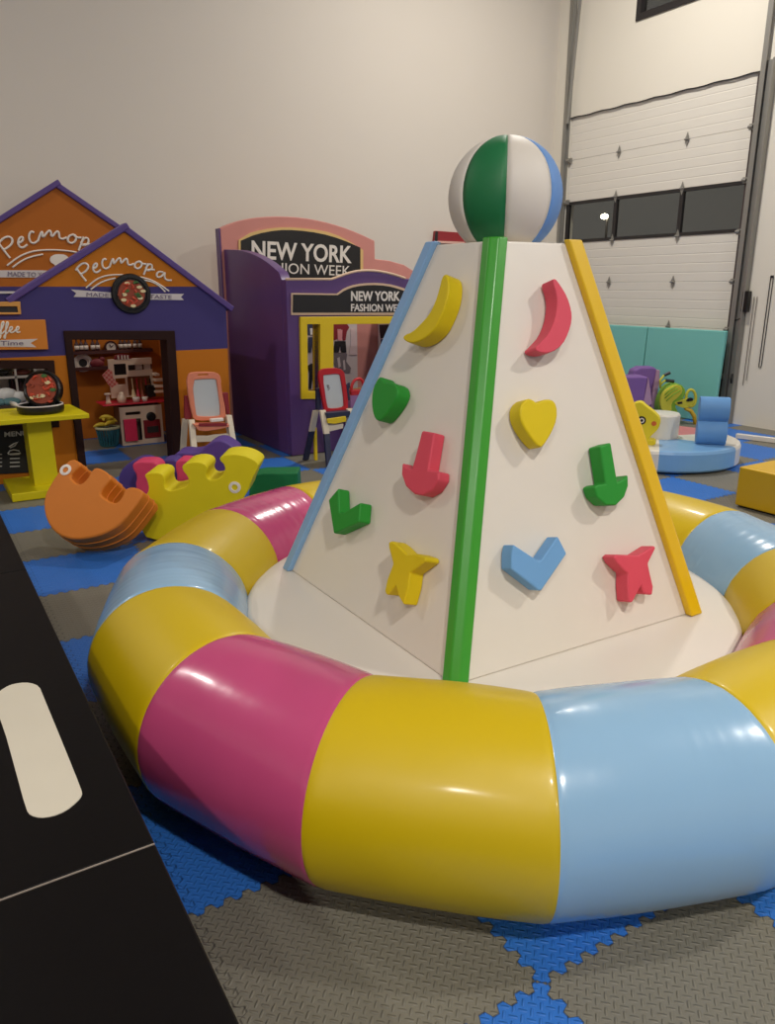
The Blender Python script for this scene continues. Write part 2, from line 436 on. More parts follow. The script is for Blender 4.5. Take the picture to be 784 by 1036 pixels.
# ================================================================== SOFT RING
CX, CY, RM, RR, PH0 = 1.8284, 2.2175, 1.2208, .268, -2.92215
N = 16
ring = thing('foam_ring', (CX, CY, 0), 'large low vinyl ring of pink, yellow and pale blue segments around the white tower', 'soft play ring')
def wrinkle(p): return noise.noise(p*7)*.0016+noise.noise(p*2.2)*.003
def ring_seg(k):
    bm = BM(); n1, n2 = 13, 56; rows = []
    a0, a1 = PH0+2*PI*k/N, PH0+2*PI*(k+1)/N
    c0, c1 = V((CX+RM*math.cos(a0), CY+RM*math.sin(a0), RR)), V((CX+RM*math.cos(a1), CY+RM*math.sin(a1), RR))
    e0, e1 = V((math.cos(a0), math.sin(a0), 0)), V((math.cos(a1), math.sin(a1), 0))
    ss = [0, .004, .02]+[.04+.92*i/44 for i in range(45)]+[.98, .996, 1]
    for s in ss:
        c = c0.lerp(c1, s); e = e0.lerp(e1, s).normalized(); er = e0.lerp(e1, s)
        d = min(s, 1-s); rr = RR*(1-.012*math.exp(-d/.012))+.005*math.sin(PI*s)
        row = []
        for j in range(n2):
            th = 2*PI*j/n2
            p = c+e*(math.cos(th)*rr/ max(.5, e.dot(e0.lerp(e1, .5).normalized())))+V((0, 0, math.sin(th)*rr))
            amp = 1 if 0 < s < 1 else 0
            q = (p-c).normalized()
            wr = max(0, noise.noise(V((k*7.7, s*2.0, th*.8)))+.15)*1.0 + (1.2 if k in (14, 12, 6) else 0)
            p = p+q*((.0011 if k % 2 == 0 else .0003)*wr*noise.noise(V((s*26+.6*math.sin(th*3), k*5.1, th*1.2))) if 0 < s < 1 else 0)
            p = p+q*(wrinkle(p)*(1 if d > 0 else .0) + (.0018*noise.noise(V((th*14, k*3.1+(s > .5), 0))) if .003 < d < .07 else 0))
            if p.z < .002: p.z = .002
            row.append(bm.verts.new(p))
        rows.append(row)
    for A, B in zip(rows[:-1], rows[1:]):
        for j in range(n2): bm.faces.new((A[j], A[(j+1) % n2], B[(j+1) % n2], B[j]))
    return bm
for k in range(N):
    m, nm = ((M_yel, 'yellow'), (M_pink, 'pink'), (M_yel, 'yellow'), (M_blue, 'pale blue'))[(k+1) % 4 if False else k % 4]
    # k = 0 pink (front left), 1 yellow, 2 blue, 3 yellow
    m, nm = ((M_pink, 'pink'), (M_yel, 'yellow'), (M_blue, 'pale blue'), (M_yel, 'yellow'))[k % 4]
    obj('segment', ring_seg(k), m, ring, smooth=True, label=nm+' vinyl segment')

# ================================================================== CLIMBING TOWER
tower = thing('climbing_tower', (CX, CY, 0), 'white pyramid climbing tower with foam holds, coloured edge bars and a striped ball', 'climbing tower')
ZB, ZT, S, ST = .3397, 1.6427, .57, .1755
DR = .945
prof = [(DR-.02, .002), (DR, .03)]+[(DR-.03+.03*math.cos(a), ZB-.03+.03*math.sin(a)) for a in (0, .4, .8, 1.2, PI/2)]+[(0, ZB)]
obj('base_disc', lathe(BM(), (CX, CY, 0), prof, 96), M_white, tower, smooth=True)
_bF, _bL, _bR = onZ(459.5, 694, ZB), onZ(291.5, 575, ZB), onZ(702.5, 619.5, ZB)
BASE = {(-1,-1): _bF, (-1,1): _bL, (1,-1): _bR, (1,1): _bL+_bR-_bF}
TOP = {(a, b_): V((1.845+a*.1785, 2.2185+b_*.1785, ZT)) for a in (-1, 1) for b_ in (-1, 1)}
def corner(sx, sy, z, s=None, st=None):
    k = (z-ZB)/(ZT-ZB); return BASE[sx, sy].lerp(TOP[sx, sy], k)
cs = ((-1,-1), (1,-1), (1,1), (-1,1))
bm = hexa(BM(), [corner(a, b_, ZB+.001, S, ST) for a, b_ in cs], [corner(a, b_, ZT, S, ST) for a, b_ in cs])
obj('pyramid', bm, M_white, tower, bevel=.006)
def edge_bar(sx, sy, m, nm, w=.047, t=.016, q=.022):
    bm = BM(); A, B = [], []
    for z, L in ((ZB+.002, A), (ZT+.012, B)):
        c = corner(sx, sy, z)
        P = [(-w, .0005), (-w+.003, t), (t-q, t), (t, t-q), (t, -w+.003), (.0005, -w), (-.02, -.02)]
        L += [V((c.x+sx*a, c.y+sy*b_, z)) for a, b_ in P]
    hexa(bm, A, B)
    obj('edge_bar', bm, m, tower, bevel=.006, label=nm+' padded bar on a corner edge of the pyramid', angle=20)
edge_bar(-1, -1, M_grn, 'green'); edge_bar(-1, 1, M_bluebar, 'pale blue', .042, .024, .014); edge_bar(1, -1, M_yelbar, 'yellow', .05, .027, .016); edge_bar(1, 1, vinyl('pink_bar_vinyl', (196, 62, 118), .38, .1), 'pink')
# holds: outlines on the slanted faces
def face_n(a, b_):
    p0, p1, p2 = BASE[a], BASE[b_], TOP[a]; n = (p1-p0).cross(p2-p0).normalized()
    return n if n.z > 0 else -n
nL, nR = face_n((-1,-1), (-1,1)), face_n((-1,-1), (1,-1))
pL = pR = BASE[-1, -1]
def hold(name, pts, n, p0, m, label, th=.06, it=0, bev=.007):
    if it: pts = smooth2(pts, it)
    q = [onP(x, y, p0+n*th, n) for x, y in pts]
    obj(name, prism(BM(), q, -n*(th-.001)), m, tower, bevel=bev, seg=3, label=label, angle=50 if it else 30)
hold('banana_hold', zz([(490,60),(525,110),(525,230),(500,360),(450,490),(390,610),(310,690),(230,740),(150,757),(85,730),(70,700),(90,670),(160,645),(250,560),(330,470),(390,350),(430,220),(455,110)], 9.8, 400, 270), nL, pL, H_gold, 'yellow banana hold', .065, 1)
hold('heart_hold', zz([(118,85),(135,76),(150,88),(168,120),(195,114),(225,120),(252,140),(260,195),(228,265),(178,335),(130,388),(95,374),(76,310),(72,230),(84,150)], 6.91, 365, 370), nL, pL, H_grn, 'green heart hold', .06, 1)
hold('arrow_hold', zz([(425,453),(512,468),(470,726),(545,740),(540,800),(495,870),(430,908),(370,897),(310,842),(282,760),(287,678),(318,712),(352,722),(372,660)], 6.91, 365, 370), nL, pL, H_pink, 'pink rounded arrow hold', .05)
hold('chevron_hold', zz([(72,155),(133,82),(138,228),(160,234),(268,170),(258,290),(104,362)], 6.03, 320, 480), nL, pL, H_grn, 'green chevron hold', .055)
hold('butterfly_hold', zz([(437,412),(460,405),(495,430),(550,485),(610,483),(665,503),(668,530),(572,600),(560,690),(530,797),(500,745),(480,678),(425,738),(414,712),(430,640),(465,545),(440,450)], 6.03, 320, 480), nL, pL, H_gold, 'yellow butterfly hold', .06)
hold('banana_hold', zz([(450,95),(500,160),(560,260),(597,380),(602,470),(572,580),(520,685),(430,752),(340,762),(262,725),(330,660),(400,580),(450,460),(470,340),(465,240),(425,120)], 8.71, 510, 270), nR, pR, H_pink, 'pink banana hold', .06, 1)
hold('heart_hold', zz([(218,102),(250,80),(300,76),(330,110),(332,190),(300,270),(250,348),(228,352),(175,290),(130,215),(116,150),(130,100),(165,72),(195,80)], 5.6, 505, 390), nR, pR, H_gold, 'yellow heart hold', .06, 1)
hold('arrow_hold', zz([(572,345),(635,322),(668,520),(672,546),(705,530),(733,505),(734,570),(712,632),(664,680),(604,678),(556,632),(538,575),(560,562),(605,556)], 5.6, 505, 390), nR, pR, H_grn, 'green rounded arrow hold', .06)
hold('chevron_hold', zz([(170,180),(390,325),(415,320),(563,108),(642,262),(420,588),(395,590),(150,400),(152,260)], 8.71, 500, 530), nR, pR, H_blue, 'pale blue chevron hold', .055)
hold('butterfly_hold', zz([(148,168),(172,150),(262,153),(330,155),(440,85),(457,100),(400,215),(415,290),(437,380),(430,443),(372,437),(350,376),(286,498),(258,492),(250,380),(252,287),(225,265),(175,215)], 7.13, 600, 540), nR, pR, H_pink, 'pink butterfly hold', .06)
# striped ball on top
bc = V((CX+.018, CY-.006, 1.796)); br = .196
bl = obj('ball', lathe(BM(), bc, [(.192*math.sin(PI*i/24), -.192*math.cos(PI*i/24)) if 0 < i < 24 else (0, -.192 if i == 0 else .192) for i in range(25)], 32), M_white, tower, smooth=True, label='ball of white, green, blue gores')
ball_cols = [vinyl('ball_white', (214, 206, 194), .55, 0), vinyl('ball_green', (14, 108, 58), .55, 0), vinyl('ball_blue', (98, 142, 200), .55, 0)]
view = math.atan2(-bc.y, -bc.x)    # azimuth of the side that faces the viewer
def gore(a0, a1, m, lab):
    bm = BM(); rows = []
    for i in range(1, 32):
        ph = PI*i/32; row = []
        for j in range(9):
            s = j/8; a = a0+(a1-a0)*s
            rr = br*(1-.012*math.exp(-min(s, 1-s)/.05))
            if lab.startswith('white') and .35 < i/32 < .85: rr *= 1+.004*noise.noise(V((s*6, i*.7, a0)))
            row.append(bm.verts.new(bc+V((math.cos(a)*math.sin(ph), math.sin(a)*math.sin(ph), -math.cos(ph)))*rr))
        rows.append(row)
    for A, B in zip(rows[:-1], rows[1:]):
        for j in range(8): bm.faces.new((A[j], A[j+1], B[j+1], B[j]))
    r = bmesh.ops.extrude_face_region(bm, geom=list(bm.faces))
    for g in r['geom']:
        if isinstance(g, bmesh.types.BMVert): g.co = bc+(g.co-bc)*.985
    obj('gore', bm, m, bl, smooth=True, label=lab)
gc = [(0, 'white'), (1, 'green'), (0, 'white'), (2, 'blue')]
for k in range(8):
    ci, nm = gc[k % 4]
    # boundaries: green lies from 46 deg left of the view line to the line itself; angles grow to the right
    ed = (-92, -46, 1, 51, 88, 133, 178, 223, 268); gore(view+math.radians(ed[k]), view+math.radians(ed[k+1]), ball_cols[ci], nm+' vinyl gore')

# ================================================================== BLACK TABLE (front left)
TZ = .5; tx1 = .262
tb = thing('activity_table', (-.35, 1.6, 0), 'long black table at the left edge of the picture with a white pill-shaped inlay', 'table')
sy = [-.6, 1.253, 2.956, 4.2]
for a, b_ in zip(sy[:-1], sy[1:]):
    obj('top_panel', box(BM(), (-.95, a+.0025, TZ-.04), (tx1, b_-.0025, TZ)), M_blacktop, tb, bevel=.004, seg=2)
obj('body', box(BM(), (-.9, -.55, .0), (tx1-.09, 4.15, TZ-.045)), M_blacktop, tb)
bm = box(BM(), (-.95, 1.2515, TZ-.006), (tx1-.001, 1.2535, TZ-.0005)); obj('joint_strip', bm, mat('pale_joint', (150, 138, 128), .4), tb)
pill = [onZ(x, y, TZ) for x, y in smooth2(zz([(0,125),(60,88),(130,72),(200,72),(258,95),(280,150),(400,440),(535,775),(540,810),(510,850),(430,915),(340,950),(260,958),(200,942),(172,905),(100,640),(20,350),(-60,180)], 6.48, 0, 680), 1)]
obj('inlay', prism(BM(), [V((p.x, p.y, TZ+.0015)) for p in pill], (0, 0, -.003)), mat('cream_inlay', (206, 198, 180), .5, .3), tb, label='cream white pill-shaped inlay in the black top')

# ================================================================== PLAY HOUSES
YH, YHR = 6.58, 8.2
DEP = V((0, .09, 0)); NF = V((0, -1, 0))
def hY(pts, Y=YH): return [onY(x, y, Y) for x, y in pts]
z1 = onY(120, 357.2, YH).z; z2 = onY(120, 290, YH).z
house = thing('restaurant_playhouse', (1.0, YH, 0), 'orange and purple restaurant playhouse with two gables and a dark framed doorway', 'playhouse')
OR, PU = (194, 114, 14), (64, 55, 114)
M_front = zone_mat('house_front_print', z1, z2, OR, PU, OR)
M_rear = zone_mat('house_rear_print', z1+.08, z2-.0, (180, 100, 22), PU, (176, 98, 24))
M_brown = mat('brown_door_frame', (40, 17, 13), .6, .2)
M_trim = mat('purple_trim', (84, 60, 128), .5)
def ground(pt): return V((pt.x, pt.y, .004))
o0 = onY(-150, 300, YH); 
outer = hY([(228.5, 311)])+[ground(onY(234, 440, YH))]
dl, dr = onY(72, 400, YH), onY(178, 400, YH)
door_pts = hY([(64.5, 335), (175.5, 335)])
dbr, dbl = ground(onY(180.5, 420, YH)), ground(onY(74, 420, YH))
outer += [dbr, door_pts[1], door_pts[0], dbl, V((-.7, YH, .004)), V((-.7, YH, onY(0, 297, YH).z))]
outer += hY([(15, 297), (125, 230)])
win = hY([(-70, 366), (53, 366), (58, 428), (-60, 434)])
fr = obj('front_wall', plate(BM(), [outer, win], DEP), M_front, house)
# gable trims
def bar_px(name, a, b_, Y, w=.05, d=.13, m=M_trim, parent=house, y0=None):
    A, B = onY(a[0], a[1], Y), onY(b_[0], b_[1], Y); u = (B-A).normalized(); nn = V((-u.z, 0, u.x))
    if nn.z < 0: nn = -nn
    y0 = (Y-.03) if y0 is None else y0
    q = [A-nn*w/2, B-nn*w/2, B+nn*w/2, A+nn*w/2]
    q = [V((p.x, y0, p.z)) for p in q]
    return obj(name, prism(BM(), q, (0, d, 0)), m, parent, bevel=.01)
bar_px('roof_trim', (7, 305), (129, 228), YH); bar_px('roof_trim', (124, 229.5), (235, 313), YH, y0=YH-.026)
# rear wall with its own gable
rz = hY([(-60, 260), (56, 187), (170, 264)], YHR)
outer = [V((2.36, YHR, .004)), V((2.36, YHR, rz[2].z))]+[rz[2], rz[1], rz[0]]+[V((-.7, YHR, rz[0].z)), V((-.7, YHR, .004))]
outer = [V((2.36, YHR, .004)), V((2.36, YHR, 1.55)), rz[1], V((-.5, YHR, 1.55)), V((-.5, YHR, .004))]
gl = rz[1]+(rz[0]-rz[1])*1.4; gr = rz[1]+(rz[2]-rz[1])*1.05
outer = [V((gr.x, YHR, .004)), gr, rz[1], gl, V((gl.x, YHR, .004))]
obj('rear_wall', prism(BM(), outer, DEP), M_rear, house)
bar_px('roof_trim', (-60, 260), (60, 184), YHR); bar_px('roof_trim', (55, 185.5), (172, 266), YHR, y0=YHR-.026)
M_side = mat('house_side_orange', (190, 100, 24), .6)
obj('side_wall', box(BM(), (2.27, YH+.09, .004), (2.35, YHR, 1.3)), M_side, house)  # both side walls are unseen, added to keep the house interior dark
obj('side_wall', box(BM(), (-.68, YH+.09, .004), (-.6, YHR, 1.3)), M_side, house)
# door frame (brown, thick) and window frame
def frame_strip(outer, inner, y0, d, name, m):
    return obj(name, plate(BM(), [[V((p.x, y0, p.z)) for p in outer], [V((p.x, y0, p.z)) for p in inner]], (0, d, 0)), m, house, bevel=.004, seg=2)
od = [door_pts[0], door_pts[1], V((dbr.x, YH, .005)), V((dbl.x, YH, .005))]
di = hY([(72.5, 343.5), (167.5, 344)])
bm = BM()
fo = [V((dbl.x-.005, 0, .005)), V((door_pts[0].x-.005, 0, door_pts[0].z+.004)), V((door_pts[1].x+.005, 0, door_pts[1].z+.004)), V((dbr.x+.005, 0, .005)),
      V((onY(170, 400, YH).x, 0, .005)), V((di[1].x, 0, di[1].z)), V((di[0].x, 0, di[0].z)), V((onY(79, 400, YH).x, 0, .005))]
obj('door_frame', prism(BM(), [V((p.x, YH-.025, p.z)) for p in fo], (0, .2, 0)), M_brown, house, bevel=.006, seg=2)
frame_strip(hY([(-78, 364), (54.5, 364.5), (60, 432), (-66, 438)]), hY([(-60, 373), (47, 373), (50, 428), (-52, 433)]), YH-.02, .14, 'window_frame', M_brown)
# lettering
rest = [[(100,125),(125,160),(152,193)], [(92,132),(110,105),(140,88),(165,100),(160,128),(130,150),(118,152)],
        [(190,122),(212,112),(214,92),(198,94),(188,118),(196,140),(214,145),(234,128)], [(266,72),(252,64),(240,85),(246,115),(264,125),(288,108)],
        [(284,112),(296,78),(306,62),(306,102),(330,66),(346,60),(348,98),(372,66),(384,66),(386,96),(400,104),(422,94)],
        [(455,80),(430,88),(424,112),(444,125),(466,110),(466,86),(450,80),(470,96),(492,96)], [(502,92),(492,120),(478,157)], [(488,122),(506,96),(524,98),(526,122),(506,134),(490,128),(540,128)],
        [(588,142),(562,138),(548,156),(558,174),(580,166),(600,138),(594,170),(606,188),(636,188)]]
def place_strokes(fn, strokes): return [[fn(*p) for p in s] for s in strokes]
fF = lambda x, y: onY(60+x/5.6, 250+y/5.6, YH-.004)
fR = lambda x, y: onY(9.8+(x/5.6-26.8)*1.19, 261.2+((250+y/5.6)-284.5)*1.19, YHR-.004)
arcs = [[(150,232),(200,188),(250,164),(310,156),(380,158),(430,165),(500,178),(560,205),(622,250)], [(178,240),(225,205),(270,186),(318,176)], [(478,186),(530,198),(570,222),(600,254)]]
obj('lettering', strokes_bm(place_strokes(fF, rest), .0082), M_print_white, house, smooth=True, label='white handwritten word on the front gable')
obj('arc_print', strokes_bm(place_strokes(fF, arcs), .0062), M_print_white, house, smooth=True)
obj('lettering', strokes_bm(place_strokes(fR, rest), .0105), M_print_white, house, smooth=True, label='white handwritten word on the rear gable')
fA = lambda x, y: onY(x/7.127, 225+y/7.127, YHR-.004)
obj('arc_print', strokes_bm([[fA(*p) for p in s] for s in [[(50,312),(130,250),(220,210),(320,198),(440,200),(560,215),(700,270)], [(90,325),(150,280),(220,248),(310,230)]]], .0085), M_print_white, house, smooth=True)
hat = [fA(*p) for p in smooth2([(360,250),(390,232),(420,228),(470,232),(500,260),(480,290),(470,330),(400,330),(395,305),(360,285)], 1)]
obj('hat_print', prism(BM(), hat, (0, -.006, 0)), M_print_white, house)
M_rib = mat('pale_ribbon', (206, 198, 196), .6)
rib = hY(zz([(65,240),(300,258),(505,264),(705,265),(688,283),(705,300),(505,298),(300,288),(80,282),(96,262)], 5.6, 60, 250))
obj('ribbon', prism(BM(), rib, (0, -.005, 0)), M_rib, house)
M_ribtext = mat('grey_violet_print', (110, 96, 120), .6)
def tx(s, a, b_, t_, Y, m, parent, depth=.004, bold=0, label=None, shear=0, off=0, space=1.0):
    for wb in text_bm(s, onY(a[0], a[1], Y-off), onY(b_[0], b_[1], Y-off), onY(t_[0], t_[1], Y-off), NF, depth, bold, shear, space): obj('lettering', wb, m, parent, label=label)
tx('MADE TO YOUR TASTE', (87.5, 300), (173.5, 302.5), (87.5, 296), YH, M_ribtext, house, off=.005)
ribr = hY(zz([(-80,345),(300,345),(420,352),(400,375),(420,400),(300,398),(-80,396)], 7.127, 0, 225), YHR)
obj('ribbon', prism(BM(), ribr, (0, -.005, 0)), M_rib, house)
tx('MADE TO YOUR TASTE', (8, 279.5), (75, 281), (8, 274.8), YHR, M_ribtext, house, off=.005)
# food plate on the ribbon
M_food = [mat('shrimp_red', (196, 66, 36), .5), mat('cheese_cream', (226, 208, 160), .5), mat('leaf_green', (62, 104, 44), .5), mat('pizza_orange', (150, 62, 34), .5)]
def food(parent, c, n, u, w, r, seed):
    """dish: sauce disc and toppings lying on the plate face"""
    rnd = random.Random(seed)
    obj('sauce', lathe(BM(), c, [(r*.82, 0), (r*.8, .006), (0, .007)], 28, n), M_food[3], parent)
    for i in range(26):
        a = rnd.uniform(0, 2*PI); q = math.sqrt(rnd.uniform(.02, .55))*r
        p = c+u*(math.cos(a)*q)+w*(math.sin(a)*q)+n*.008; b0 = rnd.uniform(0, 6.28)
        kind = rnd.choice((0, 0, 0, 0, 1, 1, 2, 3))
        if kind == 0:
            pts = [p+(u*math.cos(b0+t_)+w*math.sin(b0+t_))*r*.17 for t_ in (0, .5, 1., 1.6, 2.2)]
            obj('shrimp', tube(BM(), pts, [r*.03, r*.06, r*.07, r*.05, r*.02], 7), M_food[0], parent, smooth=True)
        else:
            pts = [p+(u*math.cos(b0+t_)*r*.17+w*math.sin(b0+t_)*r*.1) for t_ in [k*2*PI/9 for k in range(9)]]
            obj(('', 'slice', 'leaf', 'crust')[kind], prism(BM(), pts, n*.006), M_food[kind], parent)
pc = onY(132.3, 297.3, YH-.006)
pl = obj('plate_sign', lathe(BM(), pc, [(.155, 0), (.158, .012), (.15, .028), (.125, .03), (.12, .022), (0, .022)], 40, NF), M_black, house, smooth=False, label='round black plate sign with printed seafood')
food(pl, pc+NF*.022, NF, V((1, 0, 0)), V((0, 0, 1)), .13, 5)
# coffee sign board (hung at the left, tipped forward at the bottom)
sb = obj('sign_board', prism(BM(), [onY(x, y, YH-.05) for x, y in ((-70, 325), (46, 323.5), (49, 353.5), (-72, 354.5))], (0, .045, 0)), mat('sign_orange', (208, 124, 30), .55), house, bevel=.004, seg=2, label='orange coffee sign board')
cf = lambda x, y: onY(x/7.127, 300+y/7.127, YH-.054)
cof = [[(-20,270),(10,240),(30,190),(22,178),(10,200),(6,262),(2,300),(-8,302),(-6,280),(20,262)], [(20,262),(44,240),(62,192),(52,180),(42,205),(40,265),(38,300),(28,302),(30,280),(58,258)],
       [(58,252),(84,242),(90,220),(76,216),(66,240),(76,262),(98,256),(112,240)], [(108,250),(130,242),(138,220),(124,216),(114,240),(124,262),(146,254)],
       [(-60,250),(-30,240),(-24,220),(-40,216),(-52,240),(-40,262),(-18,262)], [(-130,190),(-170,190),(-190,225),(-170,262),(-130,256)], [(-100,220),(-118,240),(-104,262),(-82,244),(-96,220),(-70,230)]]
obj('lettering', strokes_bm([[cf(*p) for p in s] for s in cof], .006), M_print_white, sb, smooth=True, label='white handwritten coffee lettering')
rb = obj('ribbon', prism(BM(), [onY(x, y, YH-.05) for x, y in zz([(-300,322),(60,312),(272,305),(220,335),(262,365),(60,362),(-300,362)], 7.127, 0, 300)], (0, -.005, 0)), M_rib, sb)
tx('& a Time', (-18, 350), (23.5, 349.2), (-18, 345.3), YH-.055, M_ribtext, sb)
# top trim and vent slot of the left part
obj('top_cap', box(BM(), (-.7, YH-.02, onY(0, 297, YH).z), (onY(15, 297, YH).x, YH+.11, onY(0, 294.8, YH).z)), M_rib, house)
vo = hY([(-40, 306), (20, 305), (21, 318), (-40, 318.5)]); vi = hY([(-36, 310), (17, 310), (18, 316), (-36, 316)])
frame_strip(vo, vi, YH-.03, .028, 'vent_frame', mat('vent_orange', (212, 150, 70), .5))
obj('vent_slot', prism(BM(), [V((p.x, YH-.01, p.z)) for p in vi], (0, .008, 0)), M_dark, house)
# chalk menu under the window
mn = obj('menu_board', prism(BM(), [onY(x, y, YH-.012) for x, y in ((-40, 433.5), (30, 432.5), (30.5, 478), (-36, 482))], (0, .01, 0)), mat('chalkboard', (22, 22, 24), .6), house, label='black chalkboard menu under the coffee window')
M_chalk = mat('chalk_print', (196, 194, 188), .8)
tx('MENU', (4.5, 442), (28, 440.5), (4.3, 437), YH-.012, M_chalk, mn, bold=.02)
bm = BM()
for y in (460.5, 464.5, 468.5, 472.5):
    for x0, x1 in ((-8, 2), (10, 20)):
        prism(bm, [onY(a, b_, YH-.013) for a, b_ in ((x0, y), (x1, y-.4), (x1, y-1.4), (x0, y-1))], (0, -.002, 0))
for s in [[(9, 452), (14, 449), (18, 447), (15, 451), (10, 453)], [(8, 459), (10, 456), (14, 455), (19, 456), (21, 458.5), (8, 459.5)]]:
    tube(bm, [onY(a, b_, YH-.013) for a, b_ in s], .005, 6)
obj('menu_print', bm, M_chalk, mn)
# shelves printed and fixed on the rear wall
YI = YHR-.004
M_shelf = mat('shelf_brown', (72, 30, 26), .6)
def kz(x, y): return (60+x/6.03, 330+y/6.03)
for a, b_, y in ((75, 560, 160), (90, 340, 258)):
    A, B = onY(*kz(a, y), YI), onY(*kz(b_, y), YI)
    obj('shelf', box(BM(), (A.x, YI-.07, A.z-.02), (B.x, YI, A.z+.012)), M_shelf, house)
M_bot = mat('bottle_brown', (60, 22, 22), .4); M_lab = mat('bottle_label', (214, 200, 186), .6)
sz = onY(*kz(100, 160), YI).z+.013
for px in (105, 133, 161, 203, 232, 372, 398, 424, 460, 490):
    c = onY(*kz(px, 150), YI)
    c = V((c.x, YI-.035, sz))
    bo = obj('bottle', lathe(BM(), c, [(.02, 0), (.021, .062), (.018, .072), (.008, .09), (.008, .118), (.01, .122), (0, .122)], 12), M_bot, house, smooth=True)
    obj('bottle_label', lathe(BM(), c+V((0, 0, .014)), [(.0222, 0), (.0222, .04)], 12), M_lab, bo, smooth=True)
c = onY(*kz(310, 127), YI); c.y = YI-.02
ck = obj('clock', lathe(BM(), c, [(.06, 0), (.064, .01), (.062, .03), (.05, .03), (.048, .022), (0, .022)], 28, NF), M_bot, house, label='round wall clock on the upper shelf')
obj('clock_face', lathe(BM(), c, [(.047, .023), (0, .0235)], 24, NF), M_lab, ck)
bm = BM(); tube(bm, [c+NF*.026, c+NF*.026+V((.02, 0, .02))], .005, 6); tube(bm, [c+NF*.026, c+NF*.026+V((-.012, 0, .028))], .005, 6); obj('clock_hands', bm, M_bot, ck)
c = onY(*kz(140, 222), YI); c.y = YI-.03
obj('shelf_plate', lathe(BM(), c, [(.085, 0), (.09, .008), (.06, .012), (.055, .006), (0, .006)], 24, NF), M_lab, house)
obj('shelf_plate_print', lathe(BM(), c+NF*.007, [(.04, 0), (0, .001)], 14, NF), M_dark, house)
c = onY(*kz(225, 225), YI); c.y = YI-.04
obj('shelf_hen', ball(ball(BM(), c, .07, .03, .05), c+V((.05, 0, .04)), .03, .02, .03), mat('maroon_print', (120, 36, 40), .6), house, smooth=True)

# ---- toy kitchen inside the doorway
KY = 7.62
kx0, kx1 = onY(*kz(375, 600), KY).x, onY(*kz(632, 600), KY).x
kt = thing('toy_kitchen', ((kx0+kx1)/2, KY+.12, 0), 'cream and red toy kitchen seen through the playhouse doorway', 'toy kitchen')
M_cream = mat('cream_plastic', (222, 196, 170), .45); M_red = mat('red_plastic', (186, 26, 48), .35); M_hot = mat('hot_pink_plastic', (214, 44, 84), .4); M_dred = mat('dark_red_plastic', (120, 20, 30), .4)
K = lambda x, y, d=0: onY(*kz(x, y), KY-d)
zt = K(500, 492, .06).z; zb = .004
body = obj('cabinet', grid_plate(BM(), KY, [V((kx0, KY, zb)), V((kx1, KY, zt))], [[K(400, 705), K(498, 562)], [K(405, 545), K(495, 519)]], .02), M_cream, kt)
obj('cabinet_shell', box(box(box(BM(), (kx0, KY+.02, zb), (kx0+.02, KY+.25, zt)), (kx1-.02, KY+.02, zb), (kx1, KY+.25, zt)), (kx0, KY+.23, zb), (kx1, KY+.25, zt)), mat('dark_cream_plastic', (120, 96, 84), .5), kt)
a, b_ = K(268, 492, .06), K(690, 452, .06)
b_zc = b_.z
ct = obj('worktop', box(BM(), (a.x, KY-.06, a.z), (b_.x, KY+.28, b_.z)), M_red, kt, bevel=.012)
dd = K(400, 705), K(462, 560)
obj('door', box(BM(), (dd[0].x, KY-.05, .05), (dd[1].x, KY-.025, dd[1].z)), M_hot, kt, bevel=.006, label='hot pink cupboard door')
ov = K(522, 700), K(610, 565)
oven = obj('oven', box(BM(), (ov[0].x, KY-.02, .06), (ov[1].x, KY+.0, ov[1].z)), M_dred, kt, bevel=.006, label='dark red oven')
a, b_ = K(535, 650), K(600, 605); obj('oven_window', box(BM(), (a.x, KY-.026, a.z), (b_.x, KY-.021, b_.z)), M_dark, oven)
obj('oven_dial', lathe(BM(), K(558, 550), [(.045, 0), (.045, .02), (.03, .03), (0, .03)], 20, NF), M_black, kt)
# back rest unit
Yb = KY+.18
def KB(x, y): return onY(*kz(x, y), Yb)
bx0, bx1, bz0, bz1 = KB(322, 440).x, KB(578, 440).x, K(400, 450).z, KB(400, 200).z
obj('back_panel', grid_plate(BM(), Yb, [V((bx0, Yb, bz0)), V((bx1, Yb, bz1))], [[KB(338, 300), KB(405, 228)], [KB(422, 272), KB(565, 230)], [KB(425, 425), KB(565, 300)], [KB(345, 360), KB(405, 315)]], .04), M_cream, kt)
a, b_ = KB(335, 305), KB(408, 225); obj('blackboard', box(BM(), (a.x, Yb+.01, a.z), (b_.x, Yb+.03, b_.z)), M_black, kt)
a, b_ = KB(420, 278), KB(568, 226); obj('back_print', box(BM(), (a.x, Yb+.03, a.z), (b_.x, Yb+.04, b_.z)), mat('print_brown', (110, 70, 54), .6), kt)
a, b_ = KB(423, 430), KB(568, 296); obj('back_print', box(BM(), (a.x, Yb+.032, a.z), (b_.x, Yb+.042, b_.z)), mat('print_ochre', (150, 92, 44), .6), kt)
for x in (442, 490, 542):
    a = KB(x, 262); obj('picture', box(BM(), (a.x-.035, Yb+.02, a.z-.005), (a.x+.03, Yb+.028, a.z+.05)), M_lab if x != 442 else M_dark, kt)
a, b_ = KB(335, 205), KB(440, 168); obj('header', prism(BM(), [V((a.x, Yb, a.z)), V((b_.x, Yb, a.z)), V((b_.x-.02, Yb, b_.z-.01)), V(((a.x+b_.x)/2, Yb, b_.z)), V((a.x+.02, Yb, b_.z-.01))], (0, .04, 0)), M_dred, kt)
for x in (360, 382, 400, 418):
    a = KB(x, 190); obj('header_letter', box(BM(), (a.x-.008, Yb-.005, a.z-.02), (a.x+.006, Yb-.001, a.z+.02)), M_lab, kt)
